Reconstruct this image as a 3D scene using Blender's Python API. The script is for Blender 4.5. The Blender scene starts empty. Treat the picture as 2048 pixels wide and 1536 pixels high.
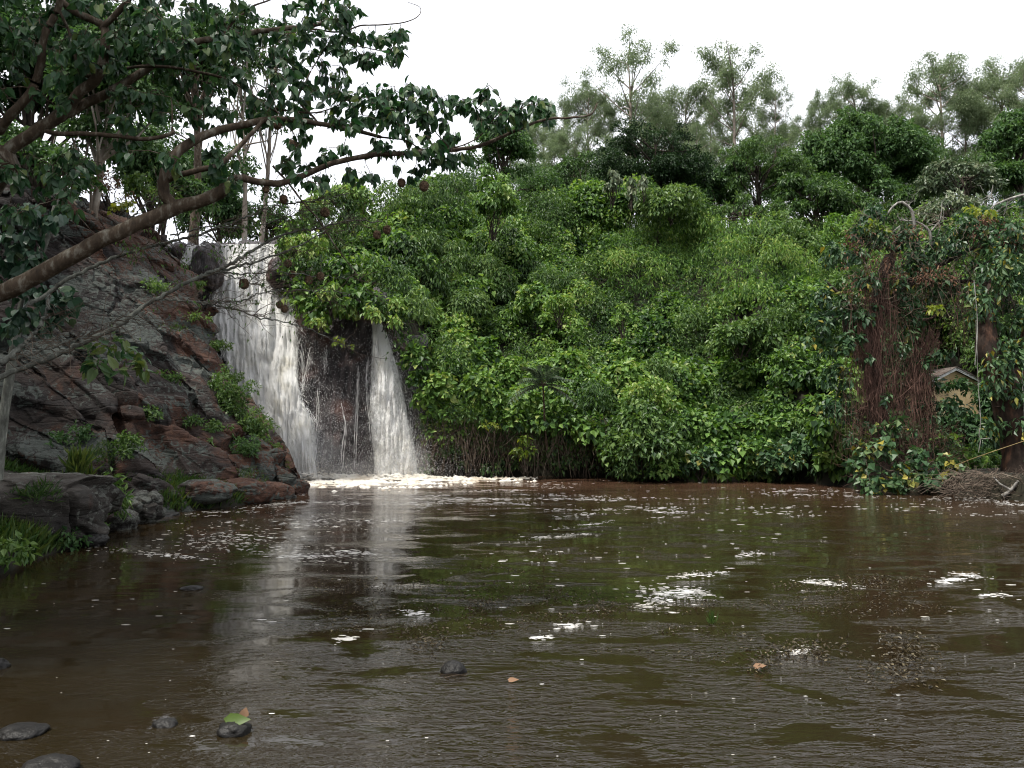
import bpy, math, random
import numpy as np
from mathutils import Vector

# ---------------------------------------------------------------- camera, world, sun, exposure
SC = bpy.context.scene
COL = SC.collection
CAM_H = 2.0
F = 1600.0                       # focal length in photo pixels (photo 2048 x 1536)
PITCH = math.atan(82 / F)
cam = bpy.data.cameras.new("camera")
cam.sensor_fit = 'HORIZONTAL'
cam.sensor_width = 36.0
cam.lens = 36.0 * F / 2048
cam.clip_start = 0.05
cam.clip_end = 6000
camo = bpy.data.objects.new("camera", cam)
COL.objects.link(camo)
camo.location = (0, 0, CAM_H)
camo.rotation_euler = (math.pi / 2 + PITCH, 0, 0)
SC.camera = camo

SUN_DIR = Vector((-0.36, -0.22, 0.90)).normalized()
SUN_EL = math.asin(SUN_DIR.z)
SUN_AZ = math.atan2(SUN_DIR.x, SUN_DIR.y)
wd = bpy.data.worlds.new("World")
SC.world = wd
wd.use_nodes = True
nt = wd.node_tree
nt.nodes.clear()
wo = nt.nodes.new("ShaderNodeOutputWorld")
bg = nt.nodes.new("ShaderNodeBackground")
bg.inputs['Strength'].default_value = 0.1
sky = nt.nodes.new("ShaderNodeTexSky")
sky.sky_type = 'NISHITA'
sky.sun_disc = False
sky.sun_elevation = SUN_EL
sky.sun_rotation = SUN_AZ
sky.dust_density = 2.0
tc = nt.nodes.new("ShaderNodeTexCoord")
mp = nt.nodes.new("ShaderNodeMapping")
mp.inputs['Scale'].default_value = (1.6, 1.6, 4.0)
nz = nt.nodes.new("ShaderNodeTexNoise")
nz.inputs['Scale'].default_value = 1.6
nz.inputs['Detail'].default_value = 5.0
cr = nt.nodes.new("ShaderNodeValToRGB")          # pale overcast cloud, a little uneven
cr.color_ramp.elements[0].position = 0.3
cr.color_ramp.elements[0].color = (7.6, 7.8, 8.5, 1)
cr.color_ramp.elements[1].position = 0.7
cr.color_ramp.elements[1].color = (10.6, 10.6, 10.8, 1)
mx = nt.nodes.new("ShaderNodeMixRGB")
mx.inputs[0].default_value = 0.88
L = nt.links.new
L(tc.outputs['Generated'], mp.inputs['Vector'])
L(mp.outputs['Vector'], nz.inputs['Vector'])
L(nz.outputs['Fac'], cr.inputs['Fac'])
L(sky.outputs['Color'], mx.inputs[1])
L(cr.outputs['Color'], mx.inputs[2])
L(mx.outputs['Color'], bg.inputs['Color'])
L(bg.outputs['Background'], wo.inputs['Surface'])

sl = bpy.data.lights.new("sun", 'SUN')
sl.energy = 3.4
sl.angle = math.radians(6)
sl.color = (1.0, 0.96, 0.88)
so = bpy.data.objects.new("sun", sl)
COL.objects.link(so)
so.rotation_euler = (-SUN_DIR).to_track_quat('-Z', 'Y').to_euler()
so.location = (-60, 0, 120)

SC.view_settings.view_transform = 'Standard'
SC.view_settings.look = 'None'
SC.view_settings.exposure = 0.85
SC.view_settings.gamma = 1.0
SC.cycles.filter_width = 1.15
SC.cycles.max_bounces = 6
SC.cycles.diffuse_bounces = 3
SC.cycles.glossy_bounces = 3
SC.cycles.transmission_bounces = 4
SC.cycles.transparent_max_bounces = 16
SC.cycles.volume_bounces = 1
SC.cycles.caustics_reflective = False
SC.cycles.caustics_refractive = False

# ---------------------------------------------------------------- helpers
rng = np.random.default_rng(7)
_cp, _sp = math.cos(PITCH), math.sin(PITCH)


def ray(px, py):
    u = (np.asarray(px, float) - 1024) / F
    v = (768 - np.asarray(py, float)) / F
    return np.stack([u, _cp - v * _sp, _sp + v * _cp], -1)


def at(px, py, Y):
    """the point at depth Y seen at a pixel of the photo"""
    d = ray(px, py)
    k = np.asarray(Y, float) / d[..., 1]
    return d * k[..., None] + np.array([0, 0, CAM_H])


def onwater(px, py, z=0.0):
    d = ray(px, py)
    k = (z - CAM_H) / d[..., 2]
    return d * k[..., None] + np.array([0, 0, CAM_H])


def smooth(t):
    t = np.clip(t, 0, 1)
    return t * t * (3 - 2 * t)


def _h(ix, iy, iz, seed):
    n = (ix * 374761393 + iy * 668265263 + iz * 2147483647 + seed * 144665) & 0xFFFFFFFF
    n = ((n ^ (n >> 13)) * 1274126177) & 0xFFFFFFFF
    n = ((n ^ (n >> 16)) * 2246822519) & 0xFFFFFFFF
    return ((n ^ (n >> 15)) & 0xFFFFFF) / float(0xFFFFFF)


def vnoise(p, seed=0):
    p = np.asarray(p, float)
    i = np.floor(p).astype(np.int64)
    f = p - i
    w = f * f * f * (f * (f * 6 - 15) + 10)
    x, y, z = i[..., 0], i[..., 1], i[..., 2]
    r = 0
    for dx in (0, 1):
        for dy in (0, 1):
            for dz in (0, 1):
                wt = (w[..., 0] if dx else 1 - w[..., 0]) * (w[..., 1] if dy else 1 - w[..., 1]) * (w[..., 2] if dz else 1 - w[..., 2])
                r = r + wt * _h(x + dx, y + dy, z + dz, seed)
    return r * 2 - 1


def fbm(p, octv=4, seed=0, gain=0.5, ridge=False):
    p = np.asarray(p, float)
    a, s, t = 1.0, 0, 0
    for o in range(octv):
        n = vnoise(p, seed + o * 17)
        if ridge:
            n = 1 - 2 * np.abs(n)
        s = s + a * n
        t += a
        a *= gain
        p = p * 2.03 + 11.3
    return s / t


def cells(p, seed=0):
    """distance to nearest and second cell point, and a random number of the nearest cell"""
    p = np.asarray(p, float)
    i = np.floor(p).astype(np.int64)
    d1 = np.full(p.shape[:-1], 9.0)
    d2 = d1.copy()
    idv = np.zeros(p.shape[:-1])
    for dx in (-1, 0, 1):
        for dy in (-1, 0, 1):
            for dz in (-1, 0, 1):
                x, y, z = i[..., 0] + dx, i[..., 1] + dy, i[..., 2] + dz
                q = np.stack([x + _h(x, y, z, seed), y + _h(x, y, z, seed + 5), z + _h(x, y, z, seed + 9)], -1)
                d = np.linalg.norm(q - p, axis=-1)
                r = _h(x, y, z, seed + 13)
                m = d < d1
                d2 = np.where(m, d1, np.minimum(d2, d))
                idv = np.where(m, r, idv)
                d1 = np.where(m, d, d1)
    return d1, d2, idv


def nrm(v):
    v = np.asarray(v, float)
    return v / np.maximum(np.linalg.norm(v, axis=-1, keepdims=True), 1e-9)


class MB:
    """collects triangles and quads with a 'tone' per face, builds ONE mesh object"""

    def __init__(s):
        s.v, s.f3, s.f4, s.t3, s.t4, s.n = [], [], [], [], [], 0
        s.pt = {}

    def add(s, v, f, tone=0.5):
        v = np.asarray(v, float).reshape(-1, 3)
        f = np.asarray(f, np.int64)
        if len(f) == 0:
            return
        tn = np.broadcast_to(np.asarray(tone, float), (len(f),))
        (s.f3 if f.shape[1] == 3 else s.f4).append(f + s.n)
        (s.t3 if f.shape[1] == 3 else s.t4).append(tn)
        s.v.append(v)
        s.n += len(v)

    def mesh(s, name, mat, smooth_=False, attrs=None):
        v = np.concatenate(s.v)
        f3 = np.concatenate(s.f3) if s.f3 else np.zeros((0, 3), np.int64)
        f4 = np.concatenate(s.f4) if s.f4 else np.zeros((0, 4), np.int64)
        tone = np.concatenate(s.t3 + s.t4) if (s.t3 or s.t4) else np.zeros(0)
        me = bpy.data.meshes.new(name)
        me.vertices.add(len(v))
        me.vertices.foreach_set('co', v.astype(np.float32).ravel())
        nl = f3.size + f4.size
        me.loops.add(nl)
        me.loops.foreach_set('vertex_index', np.concatenate([f3.ravel(), f4.ravel()]).astype(np.int32))
        npoly = len(f3) + len(f4)
        me.polygons.add(npoly)
        st = np.concatenate([np.arange(len(f3)) * 3, f3.size + np.arange(len(f4)) * 4]).astype(np.int32)
        me.polygons.foreach_set('loop_start', st)
        me.polygons.foreach_set('use_smooth', np.full(npoly, smooth_, bool))
        me.update(calc_edges=True)
        a = me.attributes.new('tone', 'FLOAT', 'FACE')
        a.data.foreach_set('value', tone.astype(np.float32))
        for k, arr in (attrs or {}).items():
            a = me.attributes.new(k, 'FLOAT', 'POINT')
            a.data.foreach_set('value', np.asarray(arr, np.float32).ravel())
        if mat:
            me.materials.append(mat)
        return me

    def build(s, name, mat, parent=None, smooth_=False, attrs=None):
        o = bpy.data.objects.new(name, s.mesh(name, mat, smooth_, attrs))
        COL.objects.link(o)
        if parent is not None:
            o.parent = parent
            # vertices are given in world space: bring them into the parent's frame
            o.matrix_parent_inverse = parent_inverse(parent)
        return o


def parent_inverse(p):
    from mathutils import Matrix
    return Matrix.LocRotScale(p.location, p.rotation_euler, p.scale).inverted()


def tag(o, label=None, cat=None, group=None, kind=None):
    if label:
        o['label'] = label
    if cat:
        o['category'] = cat
    if group:
        o['group'] = group
    if kind:
        o['kind'] = kind
    return o


def thing(name, loc, label, cat, group=None):
    o = bpy.data.objects.new(name, None)
    o.empty_display_size = 0.2
    o.location = [float(c) for c in loc]
    COL.objects.link(o)
    return tag(o, label, cat, group)


def dup(root, loc, rz, sc, label, group=None):
    r = root.copy()
    COL.objects.link(r)
    r.location = [float(c) for c in loc]
    r.rotation_euler = (0, 0, rz)
    r.scale = (sc[0], sc[0], sc[1])
    r['label'] = label
    if group:
        r['group'] = group
    for ch in list(root.children):
        c = ch.copy()
        COL.objects.link(c)
        c.parent = r
    return r


def spline(pts, n):
    p = np.asarray(pts, float)
    if len(p) == 2:
        t = np.linspace(0, 1, n)[:, None]
        return p[0] * (1 - t) + p[1] * t
    q = np.vstack([2 * p[0] - p[1], p, 2 * p[-1] - p[-2]])
    m = len(p) - 1
    t = np.linspace(0, m - 1e-6, n)
    i = t.astype(int)
    f = (t - i)[:, None]
    a, b, c, d = q[i], q[i + 1], q[i + 2], q[i + 3]
    return 0.5 * (2 * b + (c - a) * f + (2 * a - 5 * b + 4 * c - d) * f ** 2 + (3 * b - a - 3 * c + d) * f ** 3)


def tube(mb, pts, r, sides=6, bump=0.0, tone=0.5, seed=0, cap=True):
    p = np.asarray(pts, float)
    n = len(p)
    r = np.broadcast_to(np.asarray(r, float), (n,))
    tg = nrm(np.gradient(p, axis=0))
    ref = np.where(np.abs(tg[:, 2:3]) > 0.9, np.array([[1.0, 0, 0]]), np.array([[0, 0, 1.0]]))
    a = nrm(np.cross(tg, ref))
    b = np.cross(tg, a)
    th = np.linspace(0, 2 * math.pi, sides, endpoint=False)
    ring = a[:, None] * np.cos(th)[None, :, None] + b[:, None] * np.sin(th)[None, :, None]
    rr = r[:, None] * np.ones((1, sides))
    v = p[:, None] + ring * rr[..., None]
    if bump:
        k = 1 + bump * fbm(v / np.maximum(r.mean(), 0.01) * 0.6, 3, seed)
        v = p[:, None] + ring * (rr * k)[..., None]
    i = np.arange(n - 1)[:, None] * sides
    j = np.arange(sides)[None]
    j2 = (j + 1) % sides
    f = np.stack([i + j, i + j2, i + sides + j2, i + sides + j], -1).reshape(-1, 4)
    v = v.reshape(-1, 3)
    mb.add(v, f, tone)
    if cap:
        e = np.vstack([v[-sides:], p[-1:] + tg[-1:] * r[-1] * 0.6])
        mb.add(e, [[k, (k + 1) % sides, sides] for k in range(sides)], tone)


def thin_tubes(mb, starts, ends, r0, r1, sag=0.0, seg=4, tone=0.5, wob=0.0, rg=None):
    """many thin 3-sided twigs at once"""
    rg = rg or rng
    a, b = np.asarray(starts, float), np.asarray(ends, float)
    n = len(a)
    if n == 0:
        return
    t = np.linspace(0, 1, seg + 1)
    p = a[:, None] * (1 - t)[None, :, None] + b[:, None] * t[None, :, None]
    ln = np.linalg.norm(b - a, axis=1)
    sg = np.broadcast_to(np.asarray(sag, float), (n,))
    p[..., 2] -= (sg * ln)[:, None] * (4 * t * (1 - t))[None]
    if wob:
        p[:, 1:-1] += rg.normal(0, 1, (n, seg - 1, 3)) * (wob * ln)[:, None, None]
    tg = nrm(np.gradient(p, axis=1))
    ref = np.array([0.31, 0.57, 0.76])
    u = nrm(np.cross(tg, ref))
    w = np.cross(tg, u)
    r0 = np.broadcast_to(np.asarray(r0, float), (n,))
    r1 = np.broadcast_to(np.asarray(r1, float), (n,))
    rr = r0[:, None] * (1 - t) + r1[:, None] * t
    vs = []
    for k in range(3):
        an = 2 * math.pi * k / 3
        vs.append(p + (u * math.cos(an) + w * math.sin(an)) * rr[..., None])
    v = np.stack(vs, 2)               # n, seg+1, 3, 3
    base = (np.arange(n) * (seg + 1) * 3)[:, None, None]
    i = (np.arange(seg) * 3)[None, :, None]
    j = np.arange(3)[None, None]
    j2 = (j + 1) % 3
    f = np.stack(np.broadcast_arrays(base + i + j, base + i + j2, base + i + 3 + j2, base + i + 3 + j), -1).reshape(-1, 4)
    tn = np.broadcast_to(np.asarray(tone, float), (n,))
    mb.add(v.reshape(-1, 3), f, np.repeat(tn, seg * 3))


def leaves(mb, pos, axis, nm, Ln, Wd, tone, shape='d', fold=0.18, droop=0.15):
    pos = np.asarray(pos, float)
    n = len(pos)
    if n == 0:
        return
    axis = nrm(axis)
    side = nrm(np.cross(nm, axis))
    nm = np.cross(axis, side)
    Ln = np.broadcast_to(np.asarray(Ln, float), (n,))[:, None]
    Wd = np.broadcast_to(np.asarray(Wd, float), (n,))[:, None]
    tone = np.broadcast_to(np.asarray(tone, float), (n,))
    if shape == 'd':
        v = np.stack([pos, pos + axis * Ln * 0.42 + side * Wd * 0.5 + nm * Wd * fold,
                      pos + axis * Ln - nm * Ln * droop,
                      pos + axis * Ln * 0.42 - side * Wd * 0.5 + nm * Wd * fold], 1)
        b = (np.arange(n) * 4)[:, None, None]
        f = (b + np.array([[0, 2, 1], [0, 3, 2]])[None]).reshape(-1, 3)
        mb.add(v.reshape(-1, 3), f, np.repeat(tone, 2))
    else:                               # heart-shaped leaf with a fold and a drooping tip
        def P(a, s, h):
            return pos + axis * Ln * a + side * Wd * s + nm * (Ln * h)
        h1 = fold * 0.5
        v = np.stack([P(0, 0, 0), P(0.4, 0, -0.02 - droop * .15), P(0.75, 0, -droop * .5), P(1.0, 0, -droop),
                      P(-0.1, .26, h1 * .6), P(0.2, .52, h1), P(0.52, .42, h1 * .7 - droop * .2), P(0.8, .18, -droop * .5),
                      P(-0.1, -.26, h1 * .6), P(0.2, -.52, h1), P(0.52, -.42, h1 * .7 - droop * .2), P(0.8, -.18, -droop * .5)], 1)
        b = (np.arange(n) * 12)[:, None, None]
        q = np.array([[0, 1, 5, 4], [1, 2, 6, 5], [2, 3, 7, 6], [1, 0, 8, 9], [2, 1, 9, 10], [3, 2, 10, 11]])
        f = (b + q[None]).reshape(-1, 4)
        mb.add(v.reshape(-1, 3), f, np.repeat(tone, 6))


def clump_leaves(mb, cen, rad, dens, Ln, wr=0.5, tone=0.5, tvar=0.3, shape='d', low=-0.45, hang=0.6, depth=0.4, rg=None, fold=0.18, droop=0.15, maxn=400000):
    """leaves through the outer part of many lumpy ellipsoids"""
    rg = rg or rng
    cen = np.asarray(cen, float)
    n = len(cen)
    rad = np.asarray(rad, float)
    if rad.ndim == 1:
        rad = np.repeat(rad[:, None], 3, 1)
    rm = rad.mean(1)
    cnt = np.maximum(6, (dens * 4 * math.pi * rm ** 2 * 0.7).astype(int))
    if cnt.sum() > maxn:
        cnt = np.maximum(4, (cnt * maxn / cnt.sum()).astype(int))
    ix = np.repeat(np.arange(n), cnt)
    m = len(ix)
    d = nrm(rg.normal(0, 1, (m, 3)))
    lo = d[:, 2] < low
    d[lo, 2] *= -1
    rf = 1 - depth * rg.random(m) ** 1.6
    # lumpy outline
    rf = rf * (1 + 0.22 * vnoise(d * 2.2 + ix[:, None] * 3.7, 3))
    p = cen[ix] + d * rad[ix] * rf[:, None]
    out = nrm(d / rad[ix])
    ax = nrm(out * 0.55 + np.array([0, 0, -hang]) + rg.normal(0, 0.45, (m, 3)))
    nm = nrm(out * 0.7 + np.array([0, 0, 0.55]) + rg.normal(0, 0.4, (m, 3)))
    ln = Ln * (0.65 + 0.7 * rg.random(m))
    tn = np.broadcast_to(np.asarray(tone, float), (n,))[ix] + rg.normal(0, 1, m) * tvar * 0.5
    leaves(mb, p, ax, nm, ln, ln * wr * (0.8 + 0.4 * rg.random(m)), np.clip(tn, 0, 1), shape, fold, droop)
    return m


# ---------------------------------------------------------------- materials
def new_mat(name):
    m = bpy.data.materials.new(name)
    m.use_nodes = True
    m.node_tree.nodes.clear()
    return m, m.node_tree.nodes, m.node_tree.links.new


def ramp(N, stops, interp='LINEAR'):
    r = N.new("ShaderNodeValToRGB")
    r.color_ramp.interpolation = interp
    e = r.color_ramp.elements
    while len(e) < len(stops):
        e.new(0.5)
    for k, (p, c) in enumerate(stops):
        e[k].position = p
        e[k].color = (*c, 1) if len(c) == 3 else c
    return r


def noise(N, scale, detail=4, rough=0.5, dist=0.0):
    n = N.new("ShaderNodeTexNoise")
    n.inputs['Scale'].default_value = scale
    n.inputs['Detail'].default_value = detail
    n.inputs['Roughness'].default_value = rough
    n.inputs['Distortion'].default_value = dist
    return n


def math_n(N, op, a=None, b=None, clamp=False):
    m = N.new("ShaderNodeMath")
    m.operation = op
    m.use_clamp = clamp
    for k, x in enumerate((a, b)):
        if isinstance(x, (int, float)):
            m.inputs[k].default_value = x
    return m


def leaf_mat(name, stops, rough=0.45, trans=0.3, spec=0.4):
    m, N, K = new_mat(name)
    out = N.new("ShaderNodeOutputMaterial")
    at_ = N.new("ShaderNodeAttribute")
    at_.attribute_name = 'tone'
    r = ramp(N, stops)
    K(at_.outputs['Fac'], r.inputs['Fac'])
    b = N.new("ShaderNodeBsdfPrincipled")
    b.inputs['Roughness'].default_value = rough
    b.inputs['Specular IOR Level'].default_value = spec
    K(r.outputs['Color'], b.inputs['Base Color'])
    t = N.new("ShaderNodeBsdfTranslucent")
    hs = N.new("ShaderNodeHueSaturation")
    hs.inputs['Hue'].default_value = 0.485
    hs.inputs['Saturation'].default_value = 1.15
    hs.inputs['Value'].default_value = 1.6
    K(r.outputs['Color'], hs.inputs['Color'])
    K(hs.outputs['Color'], t.inputs['Color'])
    mix = N.new("ShaderNodeMixShader")
    mix.inputs[0].default_value = trans
    K(b.outputs[0], mix.inputs[1])
    K(t.outputs[0], mix.inputs[2])
    K(mix.outputs[0], out.inputs['Surface'])
    return m


def bark_mat(name, c1, c2, c3, scale=8.0, rough=0.85, stretch=(1, 1, 0.35), bump=0.02):
    m, N, K = new_mat(name)
    out = N.new("ShaderNodeOutputMaterial")
    b = N.new("ShaderNodeBsdfPrincipled")
    b.inputs['Roughness'].default_value = rough
    b.inputs['Specular IOR Level'].default_value = 0.25
    t = N.new("ShaderNodeTexCoord")
    mpn = N.new("ShaderNodeMapping")
    mpn.inputs['Scale'].default_value = stretch
    K(t.outputs['Object'], mpn.inputs['Vector'])
    n = noise(N, scale, 6, 0.65)
    K(mpn.outputs['Vector'], n.inputs['Vector'])
    r = ramp(N, [(0.3, c1), (0.52, c2), (0.68, c3)])
    K(n.outputs['Fac'], r.inputs['Fac'])
    K(r.outputs['Color'], b.inputs['Base Color'])
    bp = N.new("ShaderNodeBump")
    bp.inputs['Distance'].default_value = bump
    bp.inputs['Strength'].default_value = 0.8
    K(n.outputs['Fac'], bp.inputs['Height'])
    K(bp.outputs['Normal'], b.inputs['Normal'])
    K(b.outputs[0], out.inputs['Surface'])
    return m


def plain_mat(name, stops, scale=6.0, rough=0.8, bump=0.0, spec=0.3, detail=5):
    m, N, K = new_mat(name)
    out = N.new("ShaderNodeOutputMaterial")
    b = N.new("ShaderNodeBsdfPrincipled")
    b.inputs['Roughness'].default_value = rough
    b.inputs['Specular IOR Level'].default_value = spec
    t = N.new("ShaderNodeTexCoord")
    n = noise(N, scale, detail, 0.6)
    K(t.outputs['Object'], n.inputs['Vector'])
    r = ramp(N, stops)
    K(n.outputs['Fac'], r.inputs['Fac'])
    K(r.outputs['Color'], b.inputs['Base Color'])
    if bump:
        bp = N.new("ShaderNodeBump")
        bp.inputs['Distance'].default_value = bump
        K(n.outputs['Fac'], bp.inputs['Height'])
        K(bp.outputs['Normal'], b.inputs['Normal'])
    K(b.outputs[0], out.inputs['Surface'])
    return m


def rock_mat(name, base, lichen_amt=0.5, red_amt=0.5, rough=0.8, wet=0.0, lichen=(0.27, 0.29, 0.26), edge_red=False):
    m, N, K = new_mat(name)
    out = N.new("ShaderNodeOutputMaterial")
    b = N.new("ShaderNodeBsdfPrincipled")
    b.inputs['Specular IOR Level'].default_value = 0.35 + wet
    t = N.new("ShaderNodeTexCoord")
    mpn = N.new("ShaderNodeMapping")                   # tilted bedding
    mpn.inputs['Rotation'].default_value = (0.1, 0.65, 0.2)
    mpn.inputs['Scale'].default_value = (0.5, 0.5, 1.6)
    K(t.outputs['Object'], mpn.inputs['Vector'])
    n1 = noise(N, 1.1, 7, 0.62, 0.6)
    K(mpn.outputs['Vector'], n1.inputs['Vector'])
    r1 = ramp(N, [(0.3, base[0]), (0.47, base[1]), (0.6, base[2]), (0.75, base[1])])
    K(n1.outputs['Fac'], r1.inputs['Fac'])
    # iron red patches
    n2 = noise(N, 0.55, 5, 0.6, 0.8)
    K(t.outputs['Object'], n2.inputs['Vector'])
    r2 = ramp(N, [(0.60 - 0.2 * red_amt, (0, 0, 0)), (0.70 - 0.2 * red_amt, (1, 1, 1))])
    if edge_red:                                   # the weathered red face along the edge by the falls
        sx = N.new("ShaderNodeSeparateXYZ")
        K(t.outputs['Object'], sx.inputs[0])
        q1 = math_n(N, 'MULTIPLY_ADD')
        q1.inputs[1].default_value = 0.75
        K(sx.outputs['Z'], q1.inputs[0])
        K(sx.outputs['X'], q1.inputs[2])
        q2 = N.new("ShaderNodeMapRange")
        q2.inputs['From Min'].default_value = -7.5
        q2.inputs['From Max'].default_value = -5.9
        q2.inputs['To Max'].default_value = 0.30
        K(q1.outputs[0], q2.inputs['Value'])
        q3 = math_n(N, 'ADD')
        K(n2.outputs['Fac'], q3.inputs[0])
        K(q2.outputs['Result'], q3.inputs[1])
        K(q3.outputs[0], r2.inputs['Fac'])
    else:
        K(n2.outputs['Fac'], r2.inputs['Fac'])
    red = N.new("ShaderNodeMixRGB")
    nr = noise(N, 6, 5, 0.7)
    K(t.outputs['Object'], nr.inputs['Vector'])
    rr = ramp(N, [(0.3, (0.022, 0.0095, 0.006)), (0.55, (0.060, 0.025, 0.0135)), (0.72, (0.105, 0.052, 0.031))])
    K(nr.outputs['Fac'], rr.inputs['Fac'])
    K(r2.outputs['Color'], red.inputs[0])
    K(r1.outputs['Color'], red.inputs[1])
    K(rr.outputs['Color'], red.inputs[2])
    # lichen scabs: coarse region mask times fine scabs
    n3 = noise(N, 0.8, 3, 0.5)
    K(mpn.outputs['Vector'], n3.inputs['Vector'])
    n4 = noise(N, 5.5, 6, 0.72, 1.0)
    K(t.outputs['Object'], n4.inputs['Vector'])
    ad = math_n(N, 'MULTIPLY_ADD')
    ad.inputs[1].default_value = 0.75
    K(n3.outputs['Fac'], ad.inputs[0])
    K(n4.outputs['Fac'], ad.inputs[2])
    th = 0.905 - 0.12 * lichen_amt
    r3 = ramp(N, [(th - 0.012, (0, 0, 0)), (th + 0.012, (1, 1, 1))])
    half = math_n(N, 'MULTIPLY', None, 0.95)
    K(ad.outputs[0], half.inputs[0])
    K(half.outputs[0], r3.inputs['Fac'])
    lc = N.new("ShaderNodeMixRGB")
    nl = noise(N, 14, 4, 0.6)
    K(t.outputs['Object'], nl.inputs['Vector'])
    rl = ramp(N, [(0.35, tuple(c * 0.55 for c in lichen)), (0.65, lichen)])
    K(nl.outputs['Fac'], rl.inputs['Fac'])
    K(r3.outputs['Color'], lc.inputs[0])
    K(red.outputs['Color'], lc.inputs[1])
    K(rl.outputs['Color'], lc.inputs[2])
    K(lc.outputs['Color'], b.inputs['Base Color'])
    b.inputs['Roughness'].default_value = rough
    # relief
    vo = N.new("ShaderNodeTexVoronoi")
    vo.feature = 'DISTANCE_TO_EDGE'
    vo.inputs['Scale'].default_value = 1.6
    K(mpn.outputs['Vector'], vo.inputs['Vector'])
    vr = ramp(N, [(0.0, (0, 0, 0)), (0.06, (1, 1, 1))])
    K(vo.outputs['Distance'], vr.inputs['Fac'])
    nb = noise(N, 9, 8, 0.7)
    K(mpn.outputs['Vector'], nb.inputs['Vector'])
    hb = math_n(N, 'MULTIPLY_ADD')
    hb.inputs[1].default_value = 0.35
    K(vr.outputs['Color'], hb.inputs[0])
    K(nb.outputs['Fac'], hb.inputs[2])
    bp = N.new("ShaderNodeBump")
    bp.inputs['Distance'].default_value = 0.11
    bp.inputs['Strength'].default_value = 0.9
    K(hb.outputs[0], bp.inputs['Height'])
    K(bp.outputs['Normal'], b.inputs['Normal'])
    K(b.outputs[0], out.inputs['Surface'])
    return m


M_HILL = leaf_mat("hill_leaf", [(0.0, (0.014, 0.040, 0.011)), (0.35, (0.060, 0.132, 0.026)), (0.65, (0.125, 0.225, 0.046)), (0.9, (0.19, 0.30, 0.075)), (1.0, (0.25, 0.31, 0.09))], 0.5, 0.3, 0.35)
M_DARK = leaf_mat("dark_leaf", [(0.0, (0.010, 0.026, 0.010)), (0.5, (0.030, 0.074, 0.024)), (1.0, (0.075, 0.14, 0.042))], 0.52, 0.28, 0.3)
M_TREE = leaf_mat("tree_leaf", [(0.0, (0.012, 0.034, 0.011)), (0.5, (0.042, 0.095, 0.028)), (1.0, (0.10, 0.18, 0.05))], 0.5, 0.3, 0.35)
M_FLAT = leaf_mat("dense_dark_leaf", [(0.0, (0.007, 0.018, 0.006)), (0.5, (0.018, 0.044, 0.014)), (1.0, (0.045, 0.085, 0.024))], 0.55, 0.2, 0.25)
M_MID = leaf_mat("mid_leaf", [(0.0, (0.014, 0.038, 0.011)), (0.5, (0.058, 0.120, 0.028)), (1.0, (0.135, 0.21, 0.055))], 0.48, 0.28, 0.4)
M_YEL = leaf_mat("yellow_green_leaf", [(0.0, (0.05, 0.09, 0.015)), (0.5, (0.12, 0.18, 0.03)), (1.0, (0.26, 0.28, 0.05))], 0.48, 0.35, 0.35)
M_SILVER = leaf_mat("pale_leaf", [(0.0, (0.03, 0.06, 0.025)), (0.5, (0.085, 0.125, 0.065)), (1.0, (0.19, 0.21, 0.12))], 0.42, 0.2, 0.5)
M_EUC = leaf_mat("eucalyptus_leaf", [(0.0, (0.07, 0.105, 0.05)), (0.5, (0.14, 0.19, 0.10)), (1.0, (0.24, 0.29, 0.17))], 0.5, 0.42, 0.3)
M_FORE = leaf_mat("broad_leaf", [(0.0, (0.010, 0.034, 0.014)), (0.5, (0.026, 0.072, 0.027)), (0.85, (0.055, 0.11, 0.036)), (1.0, (0.10, 0.14, 0.04))], 0.46, 0.28, 0.38)
M_IVY = leaf_mat("climber_leaf", [(0.0, (0.016, 0.045, 0.028)), (0.6, (0.04, 0.09, 0.05)), (1.0, (0.09, 0.13, 0.06))], 0.4, 0.2, 0.45)
M_ROUND = leaf_mat("glossy_leaf", [(0.0, (0.015, 0.044, 0.017)), (0.5, (0.040, 0.090, 0.034)), (0.85, (0.08, 0.14, 0.052)), (1.0, (0.28, 0.24, 0.04))], 0.45, 0.2, 0.4)
M_GRASS = leaf_mat("grass_blade", [(0.0, (0.014, 0.034, 0.009)), (0.5, (0.034, 0.075, 0.018)), (1.0, (0.10, 0.13, 0.03))], 0.55, 0.3, 0.3)
M_DRYLEAF = leaf_mat("dry_leaf", [(0.0, (0.06, 0.035, 0.025)), (0.5, (0.14, 0.075, 0.05)), (1.0, (0.25, 0.15, 0.09))], 0.7, 0.25, 0.2)
M_BARK = bark_mat("grey_brown_bark", (0.026, 0.019, 0.013), (0.068, 0.048, 0.031), (0.19, 0.175, 0.14), 14)
M_BARK_DK = bark_mat("dark_bark", (0.015, 0.012, 0.010), (0.04, 0.03, 0.022), (0.09, 0.075, 0.06), 9)
M_BARK_EUC = bark_mat("pale_bark", (0.10, 0.08, 0.065), (0.24, 0.20, 0.165), (0.38, 0.35, 0.31), 3)
M_BARK_RED = bark_mat("peeling_red_bark", (0.012, 0.009, 0.007), (0.034, 0.022, 0.016), (0.12, 0.058, 0.034), 2.6, stretch=(1, 1, 0.5), bump=0.06)
M_DEAD = bark_mat("bleached_wood", (0.09, 0.08, 0.07), (0.22, 0.21, 0.19), (0.42, 0.40, 0.36), 12)
M_LICHWOOD = bark_mat("lichened_wood", (0.045, 0.045, 0.038), (0.13, 0.135, 0.115), (0.27, 0.28, 0.24), 16)
M_ROOT = plain_mat("red_brown_root", [(0.3, (0.042, 0.024, 0.018)), (0.55, (0.105, 0.056, 0.042)), (0.75, (0.19, 0.115, 0.085))], 3.0, 0.9)
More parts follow.
